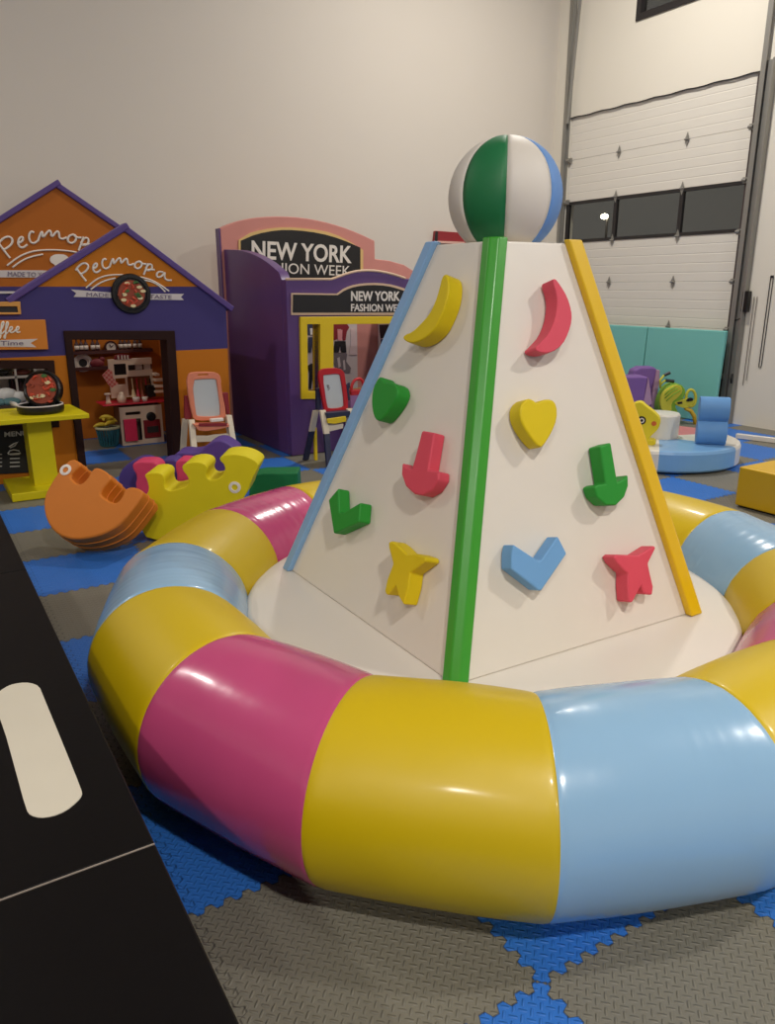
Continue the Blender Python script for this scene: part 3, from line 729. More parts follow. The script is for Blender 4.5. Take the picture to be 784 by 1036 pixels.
for i, x in enumerate((440, 468, 495, 523, 550)):
    a = KB(x, 318); obj('utensil', tube(tube(BM(), [a+V((0, -.012, 0)), a+V((.004, -.012, -.11))], .006, 6), [a+V((.004, -.012, -.11)), a+V((.006, -.014, -.18))], [.012, .024], 8), (M_food[1], M_red, M_food[3], M_red, M_black)[i], kt)
a, b_ = KB(525, 428), KB(568, 355); obj('toy_microwave', box(BM(), (a.x, Yb-.1, a.z), (b_.x, Yb-.005, b_.z)), M_black, kt, bevel=.006)
for y in (300, 335, 372, 404):
    a = K(592, y); b_ = K(655 if y != 300 else 620, y); obj('side_rack', box(BM(), (a.x, Yb-.14, a.z-.012), (b_.x, Yb+.0, a.z+.012)), M_cream, kt, bevel=.004, seg=2)
obj('side_post', box(BM(), (K(592, 300).x-.012, Yb-.02, bz0), (K(592, 300).x+.005, Yb+.02, K(592, 295).z)), M_cream, kt)
zc = b_zc
def on_top(name, px, prof, m, label, cat, dy=.0, grp=None):
    p = K(px, 445); return tag(obj(name, lathe(BM(), (p.x, KY+.02+dy, zc+.002), prof, 14), m, None, smooth=True), label, cat, grp)
on_top('toy_jug', 384, [(.04, 0), (.045, .05), (.025, .085), (.02, .1), (0, .105)], M_cream, 'cream toy jug on the red worktop of the toy kitchen', 'jug')
on_top('toy_pot', 472, [(.03, 0), (.036, .03), (.034, .045), (0, .045)], M_lab, 'small pale toy pot in the middle of the red worktop', 'pot')
on_top('toy_cup', 525, [(.022, 0), (.03, .04), (.026, .04), (.02, .01), (0, .01)], M_lab, 'small pale toy cup right of the pot on the red worktop', 'cup')
on_top('toy_tap', 300, [(.03, 0), (.02, .02), (.014, .08), (.03, .085), (.03, .1), (0, .1)], M_cream, 'cream toy tap at the left end of the red worktop', 'tap')
# checked cloth on the kitchen's left side
def check_mat():
    m = bpy.data.materials.new('pink_check'); m.use_nodes = True; nt = m.node_tree
    tc = nt.nodes.new('ShaderNodeTexCoord'); ch = nt.nodes.new('ShaderNodeTexChecker'); ch.inputs['Scale'].default_value = 46
    ch.inputs['Color1'].default_value = col((214, 92, 84)); ch.inputs['Color2'].default_value = col((226, 158, 140))
    nt.links.new(tc.outputs['Object'], ch.inputs['Vector']); nt.links.new(ch.outputs['Color'], nt.nodes['Principled BSDF'].inputs['Base Color']); return m
cl = [K(x, y, .03) for x, y in ((262, 300), (300, 262), (322, 272), (330, 320), (362, 352), (318, 376), (296, 352))]
bm = prism(BM(), cl, (0, .012, 0)); bmesh.ops.subdivide_edges(bm, edges=bm.edges, cuts=2)
tag(obj('tea_towel', bm, check_mat()), 'pink checked cloth hanging at the upper left of the toy kitchen', 'cloth')
# basket of toy bananas
bkx = onY(*kz(303, 640), KY+.05); bz = onY(*kz(303, 615), KY+.05).z
bk = thing('toy_basket', (bkx.x, KY+.1, 0), 'teal basket on the floor left of the toy kitchen', 'basket')
M_teal = mat('teal_plastic', (48, 108, 118), .45)
bm = BM(); R1, R0 = .105, .08
lathe(bm, (bkx.x, KY+.1, .004), [(R0, 0), (R0, .02), (0, .02)], 24)
for k in range(22):
    a = 2*PI*k/22; tube(bm, [(bkx.x+R0*math.cos(a), KY+.1+R0*math.sin(a), .012), (bkx.x+R1*math.cos(a), KY+.1+R1*math.sin(a), bz-.02)], .008, 6)
obj('basket_body', bm, M_teal, bk)
bm = BM(); tube(bm, [(bkx.x+R1*math.cos(2*PI*k/28), KY+.1+R1*math.sin(2*PI*k/28), bz-.012) for k in range(28)], .014, 8, closed=True); obj('rim', bm, mat('pale_rim', (190, 190, 150), .5), bk, smooth=True)
M_ban = mat('toy_banana', (232, 200, 60), .5)
bans = [(-.06, 0, .0, 'toy banana lying at the left rim of the teal basket'), (.02, -.03, .6, 'toy banana lying at the front of the teal basket'), (.05, .04, 2.2, 'toy banana sticking out at the right of the teal basket'), (-.02, .05, 1.4, 'toy banana on top at the back of the teal basket'), (.0, .0, -.5, 'toy banana lying highest across the heap in the teal basket')]
for bi_, (dx, dy, a0, lab) in enumerate(bans):
    pts = [V((bkx.x+dx+.07*math.cos(a0)*s, KY+.1+dy+.07*math.sin(a0)*s, bz+.006+.018*bi_+.018*(1-s*s))) for s in (-1, -.6, -.2, .2, .6, 1)]
    tag(obj('toy_banana', tube(BM(), pts, [.006, .016, .02, .02, .015, .005], 8), M_ban, None, smooth=True), lab, 'toy banana', 'toy bananas in the teal basket')
# shelf unit behind the coffee window
cu = thing('coffee_shelf', (.35, YH+.75, 0), 'pale shelf unit inside the playhouse behind the coffee window', 'shelf unit')
M_pale = mat('pale_shelf', (200, 190, 180), .6)
W = lambda x, y: onY(x/7.127, 300+y/7.127, YH+.6)
obj('shelf_back', box(BM(), (W(-200, 500).x, YH+.72, .004), (W(330, 500).x, YH+.74, W(100, 505).z)), M_pale, cu)
for y in (508, 580, 700): obj('shelf_board', box(BM(), (W(-200, 500).x, YH+.6, W(100, y).z-.012), (W(330, 500).x, YH+.72, W(100, y).z+.006)), M_print_white, cu)
for x in (-60, 105, 250): obj('divider', box(BM(), (W(x, 500).x-.008, YH+.6, .3), (W(x, 500).x+.008, YH+.72, W(100, 508).z)), M_print_white, cu)
a, b_ = W(85, 708), W(190, 590); obj('dark_niche', box(BM(), (a.x, YH+.69, a.z), (b_.x, YH+.718, b_.z)), M_dark, cu)
for i, (x, lab) in enumerate(((105, 'left'), (132, 'middle'), (160, 'right'))):
    p = W(x, 690); tag(obj('toy_bottle', lathe(BM(), (p.x, YH+.645, W(100, 700).z+.008), [(.022, 0), (.022, .06), (.008, .09), (.008, .12), (0, .12)], 10), M_bot, None, smooth=True), f'dark toy bottle, {lab} one of three on the shelf behind the coffee window', 'bottle', 'bottles behind the coffee window')
p = W(20, 575); tag(obj('toy_bowl', lathe(BM(), (p.x, YH+.66, W(100, 580).z+.008), [(.03, 0), (.07, .04), (.065, .04), (.028, .006), (0, .006)], 16), M_dark, None, smooth=True), 'dark toy bowl on the upper shelf behind the coffee window', 'bowl')
p = W(165, 570); tag(obj('toy_food', ball(BM(), V((p.x, YH+.66, W(100, 580).z+.03)), .07, .04, .024), mat('maroon_food', (130, 66, 56), .6), None, smooth=True), 'reddish toy food lying on the upper shelf behind the coffee window', 'toy food')

# ================================================================== YELLOW COUNTER in front of the coffee window
ct = thing('yellow_counter', (.55, 6.25, 0), 'yellow T-shaped foam counter standing below the coffee window', 'counter')
tp = [onZ(x, y, .6) for x, y in ((90, 418), (73, 408))]
xa = 1.09
F_cnt = foam('counter_yellow', (216, 200, 14), .45)
obj('top_slab', prism(BM(), [V((-.5, 5.95, .6)), V((xa, 5.95, .6)), V((1.06, 6.53, .6)), V((-.5, 6.53, .6))], (0, 0, -.035)), F_cnt, ct, bevel=.005, seg=2)
obj('column', prism(BM(), [V((.68, 6.14, .06)), V((.85, 6.14, .06)), V((.85, 6.4, .06)), V((.68, 6.4, .06))], (0, 0, .505)), F_cnt, ct, bevel=.006, seg=2)
b0 = onZ(14, 508.7, 0)
obj('base_slab', prism(BM(), [V((.5, 5.955, .003)), V((1.04, 5.955, .003)), V((1.04, 6.5, .003)), V((.5, 6.5, .003))], (0, 0, .06)), F_cnt, ct, bevel=.006, seg=2)
# black pan with its lid of printed food standing open
pc = onZ(41, 411, .602); pc = V((pc.x*6.2/pc.y, 6.2, .602))
pan = thing('toy_pan', (pc.x, pc.y, .602), 'black toy pan with its food-covered lid standing open on the yellow counter', 'toy pan')
obj('pan_base', lathe(BM(), pc, [(.155, 0), (.163, .02), (.163, .05), (.15, .055), (.148, .03), (0, .03)], 36), M_black, pan, smooth=False)
bm = BM(); tube(bm, [pc+V((.155*math.cos(2*PI*k/36), .155*math.sin(2*PI*k/36), .057)) for k in range(36)], .006, 6, closed=True); obj('steel_rim', bm, M_rib, pan, smooth=True)
lidc = pc+V((.035, .085, .16)); ln = V((-.5, -.8, .27)).normalized()
lu = V((0, 0, 1)).cross(ln).normalized(); lw = ln.cross(lu)
lid = obj('lid', lathe(BM(), lidc-ln*.02, [(.13, -.05), (.142, -.03), (.142, .02), (.13, .03), (.118, .02), (0, .02)], 36, ln), M_black, pan)
food(lid, lidc+ln*.002, ln, lu, lw, .138, 11)
# white and teal crumpled thing behind it
c = onZ(8, 407, .602)
bm = BM(); 
for dx, dy, dz, r in ((0, .05, .05, .09), (-.12, .06, .06, .1), (.09, .02, .03, .06)): ball(bm, c+V((dx, dy, dz+.0)), r, r*.8, .05+.01*(r > .08))
bm2 = bm
tag(obj('plush_toy', bm2, mat('pale_plush', (208, 206, 202), .9, .1, .6, 30), None, smooth=True), 'crumpled white plush toy lying on the yellow counter left of the pan', 'plush toy')
c = onZ(12, 410, .602); bm = ball(ball(BM(), c+V((0, 0, .03)), .07, .05, .03), c+V((-.09, .0, .03)), .06, .05, .03)
tag(obj('plush_fish', bm, mat('teal_plush', (112, 150, 158), .9, .1, .6, 30), None, smooth=True), 'teal plush toy in front of the white plush on the yellow counter', 'plush toy')
c0, c1 = onZ(10, 407, .63), onZ(19, 411, .612); bm = BM(); tube(bm, [c0, c0.lerp(c1, .5), c1], [.012, .02, .006], 8)
tag(obj('toy_knife', bm, M_print_white, None, smooth=True), 'white toy knife lying between the plush toys and the pan', 'toy knife')

# ================================================================== FASHION BOUTIQUE
YQ, YQR = 6.33, 7.8
X0 = 2.885
shop = thing('fashion_playhouse', (3.75, YQ, 0), 'purple fashion boutique playhouse with black NEW YORK signs and a yellow framed window', 'playhouse')
M_pw = mat('purple_panel', (92, 62, 120), .33, .5, .015, 20, var=.03, vscale=2)
M_pk = mat('salmon_pink_panel', (204, 138, 128), .55, .3)
M_sal = mat('salmon_inside', (206, 136, 118), .6)
M_sign = mat('black_sign', (20, 18, 20), .4)
M_edge = mat('cream_edging', (222, 190, 160), .5)
M_yf = mat('yellow_window_frame', (226, 194, 20), .45)
XE = 4.78
qY = lambda pts, Y=YQ: [onY(x, y, Y) for x, y in pts]
top = smooth2([(335, 283), (341, 281), (352, 276.8), (363, 274.4), (375, 274), (387, 275.4), (400, 278.5), (410, 282)], 1, False)
ftop = qY([(289, 283)]+top)
outer = [V((X0, YQ, .004))]+[V((X0, YQ, ftop[0].z))]+ftop[1:]+[V((XE, YQ, ftop[-1].z-.02)), V((XE, YQ, .004))]
wo = qY([(309.5, 328), (322.5, 328), (322.5, 395.5), (310.5, 395.5)]); wo2 = qY([(336, 328), (440, 327), (440, 392), (336, 395)])
obj('front_wall', plate(BM(), [outer, wo, wo2], (0, .09, 0)), M_pw, shop, bevel=.008, seg=2)
# cream piping along the top
bm = BM(); tube(bm, [p+V((0, .0, .004)) for p in ftop], .011, 8); obj('top_piping', bm, M_edge, shop, smooth=True)
# left wall with its curved top
lt = [onX(x, y, X0) for x, y in smooth2(zz([(45,172),(75,171),(110,174),(150,186),(190,208),(225,237),(262,272)], 3.267, 210, 200), 1, False)]
lw_ = [V((X0, YQR, .004)), V((X0, YQR, lt[0].z))]+[p for p in lt[1:] if YQ+.09 < p.y < YQR-.01]+[V((X0, YQ+.09, ftop[0].z)), V((X0, YQ+.09, .004))]
obj('side_wall', prism(BM(), lw_, (.09, 0, 0)), M_pw, shop, bevel=.004, seg=2)
rw_ = [V((XE, p.y, p.z if p.z < .1 else min(p.z, 1.5))) for p in lw_]; obj('side_wall', prism(BM(), rw_, (-.09, 0, 0)), M_pk, shop, bevel=.012)
# rear wall, pink, arched
rt = smooth2([(222.5, 231), (232, 226.5), (247, 221.8), (265, 219.3), (285, 218.8), (305, 220), (325, 223.5), (345, 229), (362, 235.5), (379, 243.5)], 1, False)
rp = qY(rt, YQR); rp = [p for p in rp]
outer = [V((rp[0].x, YQR, .004))]+rp+[V((onY(379.5, 262, YQR).x, YQR, onY(379.5, 262, YQR).z))]+[onY(394, 263.7, YQR), onY(409, 268, YQR), onY(420, 275, YQR), V((XE+.25, YQR, 1.5)), V((XE+.25, YQR, .004))]
obj('rear_wall', prism(BM(), outer, (0, .1, 0)), M_pk, shop, bevel=.01)
obj('rear_edge', prism(BM(), [V((rp[0].x-.012, YQR-.005, .004)), V((rp[0].x-.012, YQR-.005, rp[0].z)), V((rp[0].x, YQR-.005, rp[0].z)), V((rp[0].x, YQR-.005, .004))], (0, .11, 0)), M_pw, shop)
# rear sign
rs = smooth2(zz([(110,142),(160,120),(230,107),(290,107),(370,117),(440,137),(504,165)], 3.267, 210, 200), 1, False)
bt = [(364.3, 284), (244, 284)]
M_gold = mat('pale_gold_edging', (222, 186, 120), .5)
def grow(pts, g):
    cx_ = sum(p[0] for p in pts)/len(pts); cy_ = sum(p[1] for p in pts)/len(pts)
    return [(x+g*(1 if x > cx_ else -1)*min(1, abs(x-cx_)/20), y+g*(1 if y > cy_ else -1)*min(1, abs(y-cy_)/6)) for x, y in pts]
s1 = obj('sign_border', prism(BM(), qY(grow(rs+bt, 2.6), YQR-.001), (0, -.012, 0)), M_gold, shop)
s2 = obj('sign_board', prism(BM(), qY(rs+bt, YQR-.012), (0, -.008, 0)), M_sign, shop, label='upper black sign board on the pink rear wall')
tx('NEW YORK', (254.5, 262), (355.5, 266.5), (254.5, 243), YQR-.02, M_print_white, s2, bold=.022)
tx('FASHION WEEK', (254, 275.5), (354, 279.3), (254, 264.5), YQR-.02, M_print_white, s2, bold=0.0)
# front sign
fs = zz([(282,320),(430,322)], 3.267, 210, 200)+smooth2(zz([(430,322),(455,305),(490,293),(540,288),(590,291),(630,301),(672,318)], 3.267, 210, 200), 1, False)+[(437, 299), (437, 316), (296, 316.2)]
cxy = None
fb = [(294.2, 296.4), (340.5, 297)]+smooth2(zz([(428,316),(452,298),(488,286),(540,281),(592,284),(636,295),(680,312)], 3.267, 210, 200), 1, False)+[(440, 297), (440, 318.6), (294.2, 318.6)]
obj('sign_border', prism(BM(), qY(fb, YQ-.001), (0, -.014, 0)), M_edge, shop)
s3 = obj('sign_board', prism(BM(), qY(fs, YQ-.014), (0, -.008, 0)), M_sign, shop, label='lower black sign board over the shop window')
tx('NEW YORK', (355, 304.6), (404.5, 304.6), (355, 294.4), YQ-.022, M_print_white, s3, bold=.03)
tx('FASHION WEEK', (355, 315), (410.5, 315.2), (355, 307.4), YQ-.022, M_print_white, s3, bold=.02)
# yellow window frame
yo = qY([(302.5, 320.5), (450, 319.5), (450, 401), (304, 403.5)])
yo = [V((p.x, YQ-.03, p.z)) for p in yo]
obj('window_frame', plate(BM(), [yo, [V((p.x, YQ-.03, p.z)) for p in wo], [V((p.x, YQ-.03, p.z)) for p in wo2]], (0, .16, 0)), M_yf, shop, bevel=.004, seg=2, label='yellow shop window frame')
# inside: white clothes posters on the rear wall
YP = YQR-.03
def poster(x0, x1, y0, y1): return box(BM(), (onY(x0, 360, YP).x, YP-.0, onY(350, y1, YP).z), (onY(x1, 360, YP).x, YP+.02, onY(350, y0, YP).z))
M_poster = mat('pale_poster', (206, 192, 188), .6)
po = obj('poster', poster(296, 361.5, 322, 402), M_poster, shop, label='pale poster of outfits inside the shop window')
XI = XE-.096
po2 = obj('poster', prism(BM(), [onX(x, y, XI) for x, y in ((383, 322), (420, 322), (420, 402), (383, 402))], (-.006, 0, 0)), M_poster, shop, label='pale poster of outfits on the right inner wall')
M_denim, M_jred, M_tee, M_blk, M_gry = mat('denim_print', (50, 54, 84), .7), mat('red_jacket_print', (136, 30, 40), .7), mat('pink_tee_print', (226, 150, 150), .7), mat('black_print', (26, 22, 26), .7), mat('grey_print', (120, 108, 110), .7)
ez = lambda x, y: onY(290+x/6.09, 300+y/6.09, YP-.001)
def patch(name, pts, m, par, d=.004): return obj(name, prism(BM(), [ez(*p) for p in pts], (0, -d, 0)), m, par)
patch('denim_top', [(122,175),(140,165),(180,165),(190,200),(185,240),(130,240),(122,210)], M_denim, po); patch('white_tee', [(142,195),(185,195),(182,236),(145,236)], M_print_white, po, .007)
patch('denim_shorts', [(132,250),(185,250),(190,345),(160,345),(155,290),(150,345),(128,345)], M_denim, po)
patch('black_outfit', [(125,430),(150,412),(185,420),(188,570),(165,570),(160,500),(150,575),(135,570),(140,470)], M_blk, po)
patch('red_jacket', [(275,175),(300,160),(365,160),(385,190),(370,215),(362,270),(345,272),(335,200),(312,200),(312,262),(290,270),(280,215)], M_jred, po); patch('pink_tee', [(312,205),(342,205),(340,270),(314,270)], M_tee, po, .007)
patch('black_skirt', [(295,275),(362,275),(368,345),(335,345),(330,300),(320,345),(285,345)], M_blk, po)
patch('grey_outfit', [(290,350),(330,345),(372,350),(366,400),(395,440),(390,470),(350,470),(345,520),(318,500),(285,470),(300,430),(282,400)], M_gry, po)
def patch2(name, pts, m): return obj(name, prism(BM(), [onX(290+x/6.09, 300+y/6.09, XI-.007) for x, y in pts], (-.004, 0, 0)), m, po2)
patch2('dark_jacket', [(572,175),(630,172),(640,240),(580,260),(574,215)], M_blk)
patch2('dark_trousers', [(580,264),(640,256),(630,360),(585,365)], M_denim)
patch('white_print', [(310,380),(325,372),(332,430),(318,440)], M_poster, po, .006); patch('white_print', [(345,395),(356,390),(362,450),(350,455)], M_poster, po, .006); patch('pale_dress', [(392,200),(420,195),(428,260),(432,360),(385,360),(395,270)], mat('pale_dress_print', (214, 190, 188), .7), po); patch('grey_shoes', [(285,540),(330,535),(335,560),(290,565)], M_gry, po)
patch('black_bag', [(368,540),(384,530),(388,600),(366,600)], M_denim, po, .02)
# red handled bag standing inside at the window
# ================================================================== EASELS
def easel(name, Y, o, s, cols, label, lean=.1, grp='drawing easels'):
    """o: function of traced picture points; board, tray, uprights and legs of a children's easel"""
    e = thing(name, V((o(.5, 1).x, Y+.1, 0)), label, 'easel', grp)
    frame_m, board_m, up_m, leg_m, tray_m = cols
    return e
def E1(x, y, Y=6.28): return onY(170+x/8.711, 350+y/8.711, Y)
Mp, Mbd, Mup, Mlg = mat('peach_plastic', (226, 136, 104), .45), mat('board_white', (200, 206, 206), .25), mat('maroon_plastic', (140, 40, 46), .4), mat('ivory_plastic', (218, 204, 180), .45)
ea = thing('drawing_easel', (E1(340, 700).x, 6.32, 0), 'peach framed drawing easel with white board standing in front of the orange playhouse', 'easel', 'drawing easels')
fo = smooth2([(165,335),(180,250),(215,230),(400,228),(455,250),(470,310),(465,340),(515,600),(500,640),(420,655),(250,660),(215,625)], 1)
fi = smooth2([(212,300),(300,292),(420,288),(430,310),(470,600),(440,622),(265,622),(245,600)], 1)
hs = [(262,250),(355,245),(355,258),(262,262)]
obj('board_frame', plate(BM(), [[E1(*p) for p in fo], [E1(*p) for p in fi], [E1(*p) for p in hs]], (0, .03, 0)), Mp, ea, bevel=.004, seg=2)
obj('board', prism(BM(), [E1(x, y, 6.295) for x, y in fi], (0, .01, 0)), Mbd, ea, label='white drawing board')
for pts in ([(150,445),(205,430),(210,640),(150,650)], [(480,415),(530,410),(548,600),(520,605)]): obj('upright', prism(BM(), [E1(x, y, 6.315) for x, y in pts], (0, .04, 0)), Mup, ea, bevel=.004, seg=2)
tr = [E1(x, y, 6.2) for x, y in ((225,690),(540,690),(540,715),(420,740),(330,752),(270,745))]
obj('tray', prism(BM(), tr, (0, .14, 0)), Mp, ea, bevel=.004, seg=2)
obj('tray_liner', prism(BM(), [E1(x, y, 6.19) for x, y in ((270,682),(520,680),(520,706),(275,710))], (0, .01, 0)), Mup, ea)
def leg(parent, a, b_, w, m, Y0, Y1):
    A, B = E1(*a, Y0), V((E1(*b_, Y1).x, Y1, .005)); obj('leg', hexa(BM(), [A+V((-w, -.015, 0)), A+V((w, -.015, 0)), A+V((w, .015, 0)), A+V((-w, .015, 0))], [B+V((-w, -.018, 0)), B+V((w, -.018, 0)), B+V((w, .018, 0)), B+V((-w, .018, 0))]), m, parent, bevel=.003, seg=2)
leg(ea, (205, 650), (240, 1010), .024, Mlg, 6.27, 6.12); leg(ea, (535, 610), (605, 960), .024, Mlg, 6.27, 6.12); leg(ea, (150, 640), (112, 900), .024, Mlg, 6.33, 6.5); leg(ea, (520, 605), (570, 880), .022, Mlg, 6.33, 6.5)
obj('crossbar', prism(BM(), [E1(x, y, 6.22) for x, y in ((232,790),(350,792),(420,780),(560,770),(565,835),(240,850))], (0, .02, 0)), Mlg, ea, bevel=.004, seg=2)
p = E1(435, 688, 6.215)
tag(obj('board_eraser', box(BM(), (p.x-.055, 6.205, E1(435, 682, 6.2).z+.012), (p.x+.055, 6.25, E1(435, 682, 6.2).z+.038)), M_print_white, None, bevel=.004, seg=2), 'small white eraser on the tray of the peach easel', 'eraser')

def E2(x, y, Y=5.9): return onY(290+x/6.09, 300+y/6.09, Y)
Mr, Mnv = mat('easel_red', (190, 24, 34), .4), mat('navy_plastic', (34, 38, 66), .45)
eb = thing('drawing_easel', (E2(290, 700).x, 5.95, 0), 'red framed drawing easel on navy legs in front of the yellow shop window', 'easel', 'drawing easels')
fo = smooth2([(198,490),(205,455),(240,442),(320,440),(355,462),(362,500),(385,690),(360,710),(240,718),(232,690),(205,540)], 1)
fi = smooth2([(222,488),(240,482),(320,476),(334,490),(358,670),(340,685),(260,692),(248,670)], 1)
obj('board_frame', plate(BM(), [[E2(*p) for p in fo], [E2(*p) for p in fi]], (0, .03, 0)), Mr, eb, bevel=.004, seg=2)
obj('board', prism(BM(), [E2(x, y, 5.915) for x, y in fi], (0, .01, 0)), Mbd, eb, label='white drawing board')
obj('board_scribble', strokes_bm([[E2(x, y, 5.912) for x, y in s] for s in ([(248,550),(262,545),(250,565),(266,560)], [(255,575),(264,570)])], .004), M_gry, eb)
for pts in ([(188,570),(210,560),(215,690),(188,700)], [(366,540),(384,545),(392,640),(380,640)]): obj('upright', prism(BM(), [E2(x, y, 5.935) for x, y in pts], (0, .04, 0)), Mnv, eb, bevel=.004, seg=2)
obj('tray', prism(BM(), [E2(x, y, 5.82) for x, y in ((245,718),(392,705),(395,740),(330,762),(255,765))], (0, .14, 0)), Mnv, eb, bevel=.004, seg=2)
obj('tray_front', prism(BM(), [E2(x, y, 5.8) for x, y in ((250,755),(300,748),(365,738),(368,770),(300,785),(256,782))], (0, .02, 0)), M_yf, eb, bevel=.003, seg=2, label='yellow tray lip')
obj('crossbar', prism(BM(), [E2(x, y, 5.83) for x, y in ((248,790),(350,782),(348,812),(250,836))], (0, .02, 0)), Mlg, eb, bevel=.003, seg=2)
def leg2(a, b_, c_, w, Y0, Y1):
    A, B = E2(*a, Y0), E2(*b_, (Y0+Y1)/2); Cc = V((E2(*c_, Y1).x, Y1, .005))
    q = lambda P: [P+V((-w, -.015, 0)), P+V((w, -.015, 0)), P+V((w, .015, 0)), P+V((-w, .015, 0))]
    l = obj('leg', hexa(BM(), q(A), q(B)), Mlg, eb, bevel=.003, seg=2, label='ivory upper leg'); obj('foot_leg', hexa(BM(), q(B), q(Cc)), Mnv, l, bevel=.003, seg=2, label='navy lower leg')
leg2((220, 700), (245, 845), (262, 1030), .026, 5.88, 5.75); leg2((180, 700), (155, 830), (115, 960), .026, 5.97, 6.12); leg2((385, 690), (405, 830), (420, 1010), .026, 5.88, 5.75); leg2((370, 690), (385, 830), (395, 930), .022, 5.97, 6.12)
obj('back_strut', box(BM(), (E2(228, 900).x-.012, 6.05, .005), (E2(228, 900).x+.012, 6.08, .3)), M_yf, eb)
# red bag by the shop window
def E2b(x, y): return E2(x, y, 6.17)
rbg = thing('red_toy_bag', (E2b(430, 600).x, 6.2, 0), 'red toy bag with hoop handle between the red easel and the tower', 'toy bag')
obj('handle', tube(BM(), [E2b(*p) for p in smooth2([(398,590),(400,545),(420,512),(450,505),(470,520),(480,590)], 2, False)], .014, 8), Mr, rbg, smooth=True)
obj('bag_body', prism(BM(), [E2b(x, y) for x, y in ((396,580),(490,575),(486,605),(400,610))], (0, .09, 0)), Mr, rbg, bevel=.006, seg=2)
obj('bag_front', prism(BM(), [E2b(x, y) for x, y in ((392,610),(486,604),(486,690),(394,690))], (0, .09, 0)), mat('lilac_plastic', (150, 104, 150), .5), rbg, bevel=.006, seg=2)
bbz = E2b(394, 690)
obj('stand', box(BM(), (bbz.x+.02, 6.18, .004), (bbz.x+.15, 6.24, bbz.z)), M_pk, rbg)

# ================================================================== FOAM ROCKERS (left of the ring)
FWH = V((math.sin(YAW), math.cos(YAW), 0))
def rocker(name, pts, p0, n, off, m, label, it=1, bev=.014, grp='foam animal rockers'):
    e = thing(name, V((p0.x, p0.y, 0)), label, 'foam rocker', grp)
    q = [onP(x, y, p0, n) for x, y in (smooth2(pts, it) if it else pts)]
    b_ = obj('body', prism(BM(), q, off), m, e, bevel=bev, seg=3, angle=40)
    return e, b_
def ring_eye(parent, px, p0, n, r):
    c = onP(px[0], px[1], p0, n)
    e = obj('eye', lathe(BM(), c-n*.004 if False else c, [(r, -.004), (r, .004), (r*.55, .006), (r*.5, .002), (r*.5, -.004)], 24, n), M_print_white, parent, label='white ring eye')
w_ = FWH*.17+RT*.03+V((0, 0, -.135)); n_ = -w_.normalized()
p0 = onZ(88.9, 557.5, .004)-w_
o_pts = zz([(235,70),(300,106),(262,140),(226,180),(262,217),(290,222),(325,190),(340,158),(368,125),(410,135),(470,182),(432,225),(400,268),(405,290),(470,328),(500,322),(525,285),(534,255),(560,238),(600,238),(655,268),(600,345),(540,420),(500,460),(430,500),(350,526),(260,537),(190,525),(130,485),(92,425),(75,345),(85,280),(120,215),(170,140)], 5.6, 30, 450)
rk, rb_ = rocker('foam_rocker', o_pts, p0, n_, w_, F_orange, 'orange half-round foam rocker with two seat notches, tipped on its side at the left', 1)
ring_eye(rk, (66.5, 475.5), p0, n_, .035)
q_ = [onP(x, y, p0, n_) for x, y in smooth2(o_pts, 1)]; c_ = sum(q_, V())/len(q_)
for f_ in (.36, .68): obj('piping', tube(BM(), [c_+(p-c_)*1.004+w_*f_ for p in q_], .0045, 6, closed=True), F_orange, rk, smooth=True)
py0 = onZ(165, 548, .0); ny = -FWH
y_pts = zz([(130,402),(130,300),(120,262),(150,238),(160,215),(152,180),(140,160),(158,150),(205,150),(222,168),(218,195),(228,220),(250,222),(290,212),(316,200),(318,172),(288,135),(296,116),(340,106),(378,112),(393,132),(384,160),(396,180),(430,178),(458,158),(462,122),(436,98),(448,82),(490,76),(530,80),(568,94),(596,116),(588,140),(566,180),(552,225),(500,300),(430,380),(330,420),(200,420)], 3.92, 110, 440)
rk, rb_ = rocker('foam_rocker', y_pts, py0, ny, FWH*.24, F_yel, 'yellow foam rocker with notched back and white ring eye behind the ring', 1)
ring_eye(rk, (237.5, 493), py0, ny, .036)
# purple saddle rocker right behind the yellow one
pp0 = onZ(200, 505, 0)
p_pts = zz([(256,80),(262,58),(290,52),(330,56),(362,50),(392,22),(420,6),(450,6),(482,24),(512,48),(500,110),(530,160),(500,260),(300,260),(262,180),(268,120)], 3.92, 110, 440)
pu, ub = rocker('foam_rocker', [(x, y+4) for x, y in p_pts], pp0, -FWH, FWH*.22, F_purp, 'purple foam rocker with a saddle dip in front of the peach easel', 1)
ring_eye(pu, (211.5, 478.5), pp0, -FWH, .034)
# pink rocker and the second purple one further left
pk0 = onZ(165, 522, 0)
k_pts = zz([(90,128),(100,108),(150,104),(184,108),(205,135),(192,160),(200,200),(228,212),(262,205),(272,170),(262,125),(268,102),(290,98),(340,104),(392,140),(400,300),(120,300),(104,200),(112,165)], 3.92, 110, 440)
rocker('foam_rocker', k_pts, pk0, -FWH, FWH*.16, F_pink, 'pink foam rocker between the purple and the yellow rocker', 1)
pv0 = onZ(165, 512, 0)
v_pts = zz([(36,165),(60,125),(100,100),(130,94),(155,100),(190,118),(215,100),(240,96),(270,100),(290,150),(280,280),(80,280),(40,200)], 3.92, 110, 440)
rocker('foam_rocker', v_pts, pv0, -FWH, FWH*.16, foam('violet_foam', (80, 62, 132)), 'violet foam rocker farthest left in the pile, half hidden by the pink one', 1)
pg0 = onZ(280, 512, 0)
g_pts = zz([(558,200),(575,160),(612,152),(748,150),(752,235),(730,300),(580,300),(556,240)], 3.92, 110, 440)
g, gb = rocker('foam_block', g_pts, pg0, -FWH, FWH*.2, F_green, 'dark green foam block between the yellow rocker and the ring', 0, .012)

